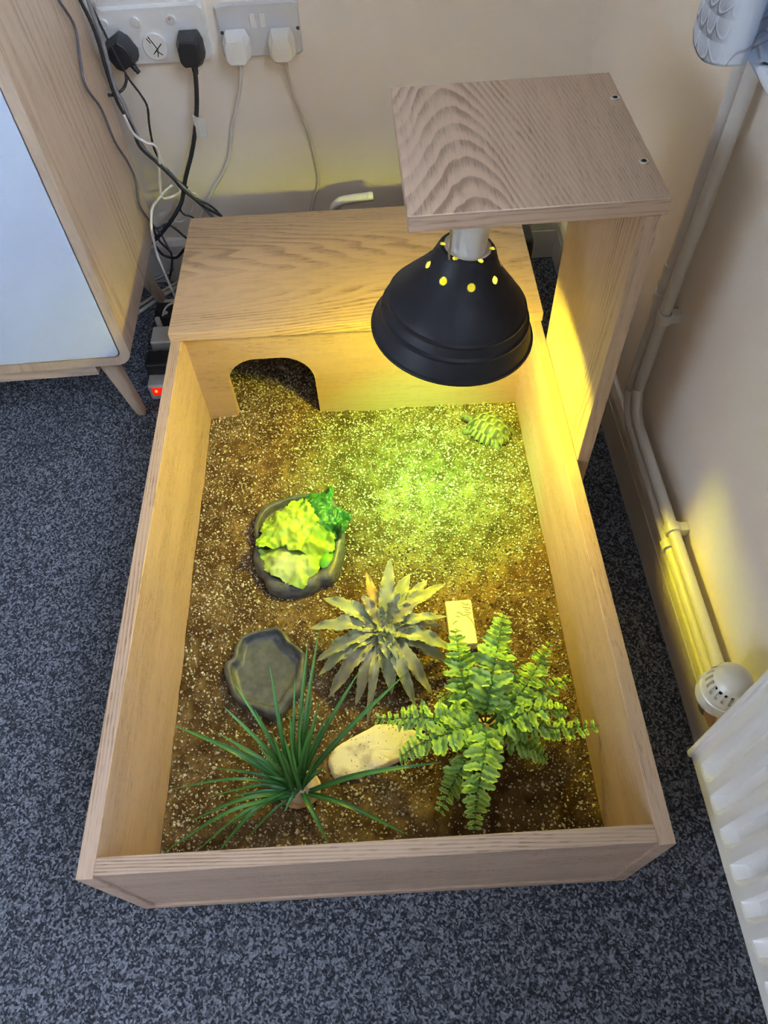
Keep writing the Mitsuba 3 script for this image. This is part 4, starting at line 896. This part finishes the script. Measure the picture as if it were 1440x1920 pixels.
cable('floor_cable_001', [[-0.2122, 1.2012, 0.006], [-0.1846, 1.2281, 0.006], [-0.1433, 1.2675, 0.006], [-0.1042, 1.3044, 0.006], [-0.0848, 1.3222, 0.006]], 0.004, 'cream_cable_sheath', 'cream cable lying on the carpet beside the white floor cable')
cable('floor_cable_002', [[-0.1673, 1.2792, 0.03], [-0.1418, 1.2988, 0.025], [-0.1173, 1.3132, 0.03], [-0.0903, 1.3318, 0.055], [-0.0687, 1.33, 0.08]], 0.0045, 'grey_cable_sheath', 'grey cable rising along the skirting board behind the floor cables')
cable('charger_cable', [[-0.0867, 1.075, 0.0948], [-0.0796, 1.08, 0.1066], [-0.0725, 1.09, 0.1088], [-0.0636, 1.1, 0.1055], [-0.0455, 1.11, 0.0987]], 0.0022, 'white_cable_sheath', 'short white charger cable arching from the white adapter plug')
LX, LZ = [0.0308, 0.3657]
add('power_cable__paper_label', cat(tube([(LX - .0005, 1.2905, LZ - .020), (LX, 1.2905, LZ + .020)], .0052, 2, 10), box(LX + .003, LX + .0165, 1.2862, 1.2872, LZ - .020, LZ + .018, .0002)), 'paper_tag', smooth=40, label='white paper flag label')
scene['power_cable__cord'] = scene.pop('power_cable')

# ------------------------------------------------------------------ extension leads on the floor between cabinet and table
tag('extension_lead', 'white extension lead with a glowing red switch on the carpet beside the table', 'extension lead')
EX = (-.116, -.058, .926, 1.20)
add('extension_lead__body', rbox(EX[0], EX[1], EX[2], EX[3], .002, .042, .006), 'white_plastic', smooth=35)
scene['red_lens'] = principled((0.8, 0.02, 0.01), .25, .5)
add('extension_lead__switch', rbox(-.108, -.084, .9245, .9275, .018, .037, .0014), 'red_lens', smooth=35, label='red neon rocker switch')
add('extension_lead__switch__neon', move(trimesh.creation.icosphere(2, .003), trimesh.transformations.translation_matrix([-.099, .9236, .030])), 'red_lens', smooth=True, label='glowing neon dot')
scene['extension_lead__switch__neon']['emitter'] = {'type': 'area', 'radiance': {'type': 'rgb', 'value': [5.0, 0.55, 0.05]}}
scene['extension_lead__switch']['emitter'] = {'type': 'area', 'radiance': {'type': 'rgb', 'value': [0.7, 0.01, 0.005]}}
tag('plug_004', 'black plug standing on the extension lead near its red switch', 'plug')
add('plug_004__body', rbox(-.116, -.060, .955, 1.000, .042, .072, .006), 'black_plastic', smooth=35)
tag('plug_005', 'white adapter plug on the extension lead beside the hide lid', 'plug')
add('plug_005__body', rbox(-.110, -.060, 1.012, 1.062, .042, .080, .004), 'white_plastic', smooth=35)
add('plug_005__connector', rbox(-.1035, -.0935, 1.066, 1.076, .055, .094, .003), 'white_plastic', smooth=35)
tag('plug_006', 'black plug with a white round screw cap at the far end of the extension lead', 'plug')
add('plug_006__body', rbox(-.116, -.060, 1.10, 1.15, .042, .072, .006), 'black_plastic', smooth=35)
add('plug_006__screw_cap', move(lathe([(0, 0), (.006, 0), (.006, .0012), (0, .0016)], 20), trimesh.transformations.translation_matrix([-.093, 1.112, .0715])), 'white_plastic', smooth=30)

# ------------------------------------------------------------------ odds and ends behind the hide
hd_ = tube([(.276, 1.225, .13), (.277, 1.225, .20), (.290, 1.225, .227), (.315, 1.225, .2335), (.352, 1.225, .2365)], [.0095, .0095, .0095, .0090, .0088], 8, 16)
add('plastic_handle__grip', hd_, 'white_plastic', smooth=True)
add('plastic_handle__end_cap', move(lathe([(0, 0), (.0092, 0), (.0092, .006), (.0075, .0095), (0, .010)], 20), align([.99, 0, .07], (.352, 1.225, .2365))), 'white_plastic', smooth=30)
add('plastic_handle__foot', rbox(.262, .290, 1.205, 1.245, .002, .135, .006), 'white_plastic', smooth=35)
tag('plastic_handle', 'white curved plastic handle sticking up behind the hide lid', 'handle')
add('transformer', cat(rbox(.575, .690, 1.172, 1.232, .002, .150, .008)), 'black_plastic', smooth=35, label='black plastic box on the carpet behind the right end of the hide', cat='power supply')

# ------------------------------------------------------------------ pipes, valve, radiator, curtain
PX = 0.764
p1 = [(PX, .657, 1.15), (PX, .660, .75), (PX, .668, .45)] 
def bent(yv, zh, yend, top):
    R = .055
    pts = [(PX, yv - .02, top), (PX, yv - .010, .70), (PX, yv, .40), (PX, yv, zh + R)]
    for a in np.linspace(0, np.pi / 2, 9)[1:]:
        pts.append((PX, yv - R + R * math.cos(a), zh + R - R * math.sin(a)))
    pts += [(PX, y, zh) for y in np.linspace(yv - R - .06, yend, 6)]
    return pts
add('heating_pipe', tube(bent(.672, .171, .155, 1.9), .0088, 3, 14), 'pipe_white', smooth=True, label='white painted heating pipe running down the corner to the radiator valve, the nearer of two', cat='pipe')
add('heating_pipe_001', tube(bent(.700, .143, -2.5, 1.9), .0085, 3, 14), 'pipe_white', smooth=True, label='white painted heating pipe tucked behind the nearer pipe, low along the skirting', cat='pipe')
add('heating_pipe_001__coupling', cat(tube([(PX, .699, .395), (PX, .6985, .430)], .0100, 2, 14), tube([(PX, .699, .394), (PX, .699, .398)], .0108, 2, 14), tube([(PX, .6985, .426), (PX, .6985, .430)], .0108, 2, 14)), 'pipe_white', smooth=35, label='painted pipe coupling')
scene['heating_pipe_001__tube'] = scene.pop('heating_pipe_001')

def clip(key, ctr, axis, label):
    """A pipe clip: ring round the pipe with two ears towards the wall."""
    ring = sg.Point(0, 0).buffer(.0120, quad_segs=10).difference(sg.Point(0, 0).buffer(.0087, quad_segs=10))
    arm = sg.box(.008, -.0075, WX - ctr[0] - .0005, .0075)
    poly = ring.union(arm.difference(sg.Point(0, 0).buffer(.0087, quad_segs=10)))
    b = extrude(poly, .014)
    b.apply_translation([0, 0, -.007])
    m = np.eye(4)
    m[:3, 0] = [1, 0, 0]
    m[:3, 2] = axis
    m[:3, 1] = np.cross(axis, [1, 0, 0])
    m[:3, 3] = ctr
    add(key, move(b, m), 'pipe_white', smooth=30, label=label, cat='pipe clip')
clip('pipe_clip', (PX, .669, .362), [0, 0, 1.0], 'white pipe clip on the upright part of the nearer heating pipe')
clip('pipe_clip_001', (PX, .6995, .375), [0, 0, 1.0], 'white pipe clip on the upright part of the pipe behind, just above the other clip')
clip('pipe_clip_002', (PX, .430, .171), [0, 1.0, 0], 'white pipe clip on the level run of the upper heating pipe')
clip('pipe_clip_003', (PX, .420, .143), [0, 1.0, 0], 'white pipe clip on the level run of the lower heating pipe under its twin')

tag('radiator_valve', 'cream thermostatic radiator valve with slotted head above a brass nut', 'radiator valve')
VX, VY = [0.7299, 0.1604]
V0 = .222
cap = lathe([(0, .000), (.0245, .000), (.0262, .004), (.0265, .020), (.0255, .025), (.0262, .027), (.0258, .034), (.0246, .041), (.0222, .048), (.0188, .0535), (.0140, .0578), (.008, .0602), (0, .0610)], 64)
capm = man(cap if cap.volume > 0 else (cap.invert() or cap))
for q in range(20):
    a = q * 2 * math.pi / 20
    capm = capm - man(move(box(-.0075, .006, -.0019, .0019, -.0078, .0078, .0005), rot([0, 0, 1], math.degrees(a)) @ trimesh.transformations.translation_matrix([.0252, 0, .0415]) @ rot([0, 1, 0], -24)))
vm = trimesh.transformations.translation_matrix([VX, VY, V0])
add('radiator_valve__head', move(unman(capm), vm), 'cream_plastic', smooth=30, label='slotted cream head')
add('radiator_valve__slot_core', move(lathe([(0, .03), (.0200, .03), (.0178, .045), (.014, .050), (0, .051)], 32), vm), 'dark_gap', smooth=30)
add('radiator_valve__collar', move(lathe([(0, -.004), (.0255, -.004), (.0275, .000), (.0278, .019), (.0265, .0205), (0, .0205)], 64), vm), 'cream_plastic', smooth=30)
add('radiator_valve__pointer', move(rbox(-.029, -.024, -.003, .003, .016, .026, .0012), vm @ rot([0, 0, 1], -40)), 'cream_plastic', smooth=30)
add('radiator_valve__body', cat(move(lathe([(0, -.045), (.010, -.045), (.012, -.040), (.012, -.004), (0, -.004)], 24), vm), tube([(VX, VY, V0 - .028), (VX, .10, V0 - .028)], .0095, 3, 16)), 'brass', smooth=35, label='brass valve body')
nut = extrude(sg.Polygon([(.0185 * math.cos(a * math.pi / 3), .0185 * math.sin(a * math.pi / 3)) for a in range(6)]), .012)
NC = np.array([0.7244, 0.1443, 0.204])
nutm = np.eye(4); nutm[:3, 2] = [-1, 0, 0]; nutm[:3, 0] = [0, 1, 0]; nutm[:3, 1] = [0, 0, -1]; nutm[:3, 3] = NC + [.010, 0, 0]
nutm = nutm @ rot([0, 0, 1], 14) @ rot([1, 0, 0], 18)
add('radiator_valve__nut', move(cat(nut, move(lathe([(0.0, .012), (.0115, .012), (.0120, .0125), (.0115, .0145), (0, .0145)], 24), np.eye(4))), nutm), 'brass', smooth=20, label='shiny brass hexagon nut')
add('radiator_valve__side_stub', tube([NC + [.012, 0, 0], [VX, VY, V0 - .022]], .0090, 2, 14), 'brass', smooth=True)
add('radiator_valve__tail_pipe', tube([(PX, .165, .171), (PX - .006, .152, .171), (VX + .004, VY + .002, .173), (VX, VY, .182)], .0078, 4, 12), 'pipe_white', smooth=True)

tag('radiator', 'white panel radiator with vertical flutes low on the right wall', 'radiator')
RX, RZ0, RZ1, RY1, RY0 = 0.684, 0.205, 0.80, 0.098, -1.5
pitch, n_fl = 0.0342, 44
cols_ = []
ys = [RY1, RY1 - .012]
prof_y, prof_d = [RY1, RY1 - .014], [0.0, 0.0]
for q in range(n_fl):
    y0 = RY1 - .014 - q * pitch
    prof_y += [y0 - .0015, y0 - .0045, y0 - .0165, y0 - .0205, y0 - .024, y0 - .031]
    prof_d += [0.0, .0135, .0135, .003, 0.0, 0.0]
prof_y, prof_d = np.array(prof_y), np.array(prof_d)
zs_ = np.array([RZ0, RZ0 + .016, RZ0 + .019, RZ0 + .030, RZ1 - .05, RZ1 - .035, RZ1 - .02, RZ1])
zw = np.array([0, 0, .10, 1, 1, .3, 0, 0.0])
gy_, gz_ = np.meshgrid(prof_y, zs_, indexing='ij')
gx_ = RX + prof_d[:, None] * zw[None]
fv = np.stack([gx_, gy_, gz_], -1).reshape(-1, 3)
a_, b_ = gy_.shape
i, j = np.meshgrid(np.arange(a_ - 1), np.arange(b_ - 1), indexing='ij')
k = (i * b_ + j).ravel()
ff = np.vstack([np.stack([k, k + 1, k + b_ + 1], 1), np.stack([k, k + b_ + 1, k + b_], 1)])
ff = ff[:, ::-1]
add('radiator__front_panel', trimesh.Trimesh(fv, ff, process=False), 'radiator_white', smooth=18, label='fluted front panel')
yl = prof_y[-1]
add('radiator__casing', box(RX + .0150, .755, yl, RY1 - .0005, RZ0 + .001, RZ1 - .001, .002), 'radiator_white')
add('radiator__end_strip', rbox(RX - .004, RX + .010, RY1 - .002, RY1 + .0065, RZ0 - .002, RZ1, .003), 'radiator_white', smooth=35, label='raised seam at the end')
add('radiator__bottom_lip', box(RX, RX + .0155, yl, RY1, RZ0 - .001, RZ0 + .002, .0005), 'radiator_white')
for n_, y_ in enumerate((-.06, -1.2)):
    add(num('radiator__wall_bracket', n_), box(.7545, WX - .0005, y_, y_ + .03, .26, .70, .001), 'radiator_white')

tag('curtain', 'pale curtain printed with grey feathery scales hanging in the right corner', 'curtain')
hem = [(.748, .712), (.7074, .6961), (.690, .665), (.6795, .636), (.681, .612), (.690, .597), (.702, .588), (.7125, .589), (.7225, .602), (.738, .632), (.752, .640), (.752, .615), (.742, .585), (.728, .562), (.718, .545), (.715, .520), (.725, .500), (.745, .49), (.765, .50)]
hp = spline([(a, b, 0) for a, b in hem], 6)
t_, u_, w_ = frames(hp)
nn = np.stack([-t_[:, 1], t_[:, 0], t_[:, 2] * 0], 1)
def curt(th_c):
    rings = []
    zz_ = np.concatenate([[0.738, .741], np.linspace(.75, 2.2, 12)])
    for z in zz_:
        a = hp + nn * th_c; b = hp - nn * th_c
        ring = np.vstack([a, b[::-1]])
        ring[:, 2] = z + .006 * np.sin(ring[:, 1] * 60) * (z < .745)
        rings.append(ring)
    return ring_loft(rings)
def curtain_colour(p, n, uv):
    s = (p.y * 0.8 - p.x * 0.6)
    w1, w2 = noise(s * 30, p.z * 30, 4.0), noise(s * 30, p.z * 30, 14.0)
    u, v = s * 60.0 + 0.9 * w1, p.z * 54.0 + 0.7 * w2
    row = dr.floor(v)
    uo = u + 0.5 * (row - 2 * dr.floor(row / 2))
    fu, fv = uo - dr.floor(uo) - .5, v - row
    d = dr.sqrt(fu * fu * 2.2 + dr.square(fv - 0.95) * 0.85)
    rim = smoothstep(0.10, 0.0, dr.abs(d - 0.80))
    pale = smoothstep(0.10, 0.0, dr.abs(d - 0.68))
    hatch = noise(uo * 34, v * 5, 1.0)
    grey = dr.clip(smoothstep(0.052, 0.075, s) * (0.75 + .5 * noise(s * 40, p.z * 22, 7.0)), 0, 1)
    k = grey * dr.clip(0.42 + 0.50 * hatch * smoothstep(1.0, .1, fv) + 0.65 * rim - 0.35 * pale, 0, 0.95)
    k = dr.clip(k + (1 - grey) * 0.5 * smoothstep(0.03, 0.0, dr.abs(noise(s * 45, p.z * 14, 3.0) - .5)), 0, .9)
    return mix((0.70, 0.75, 0.84), (0.15, 0.14, 0.15), k)
scene['curtain_cloth'] = {'type': 'twosided', 'bsdf': {'type': 'principled', 'base_color': proc(curtain_colour), 'roughness': 0.8, 'specular': 0.1}}
add('curtain__cloth', curt(.0009), 'curtain_cloth', smooth=50)
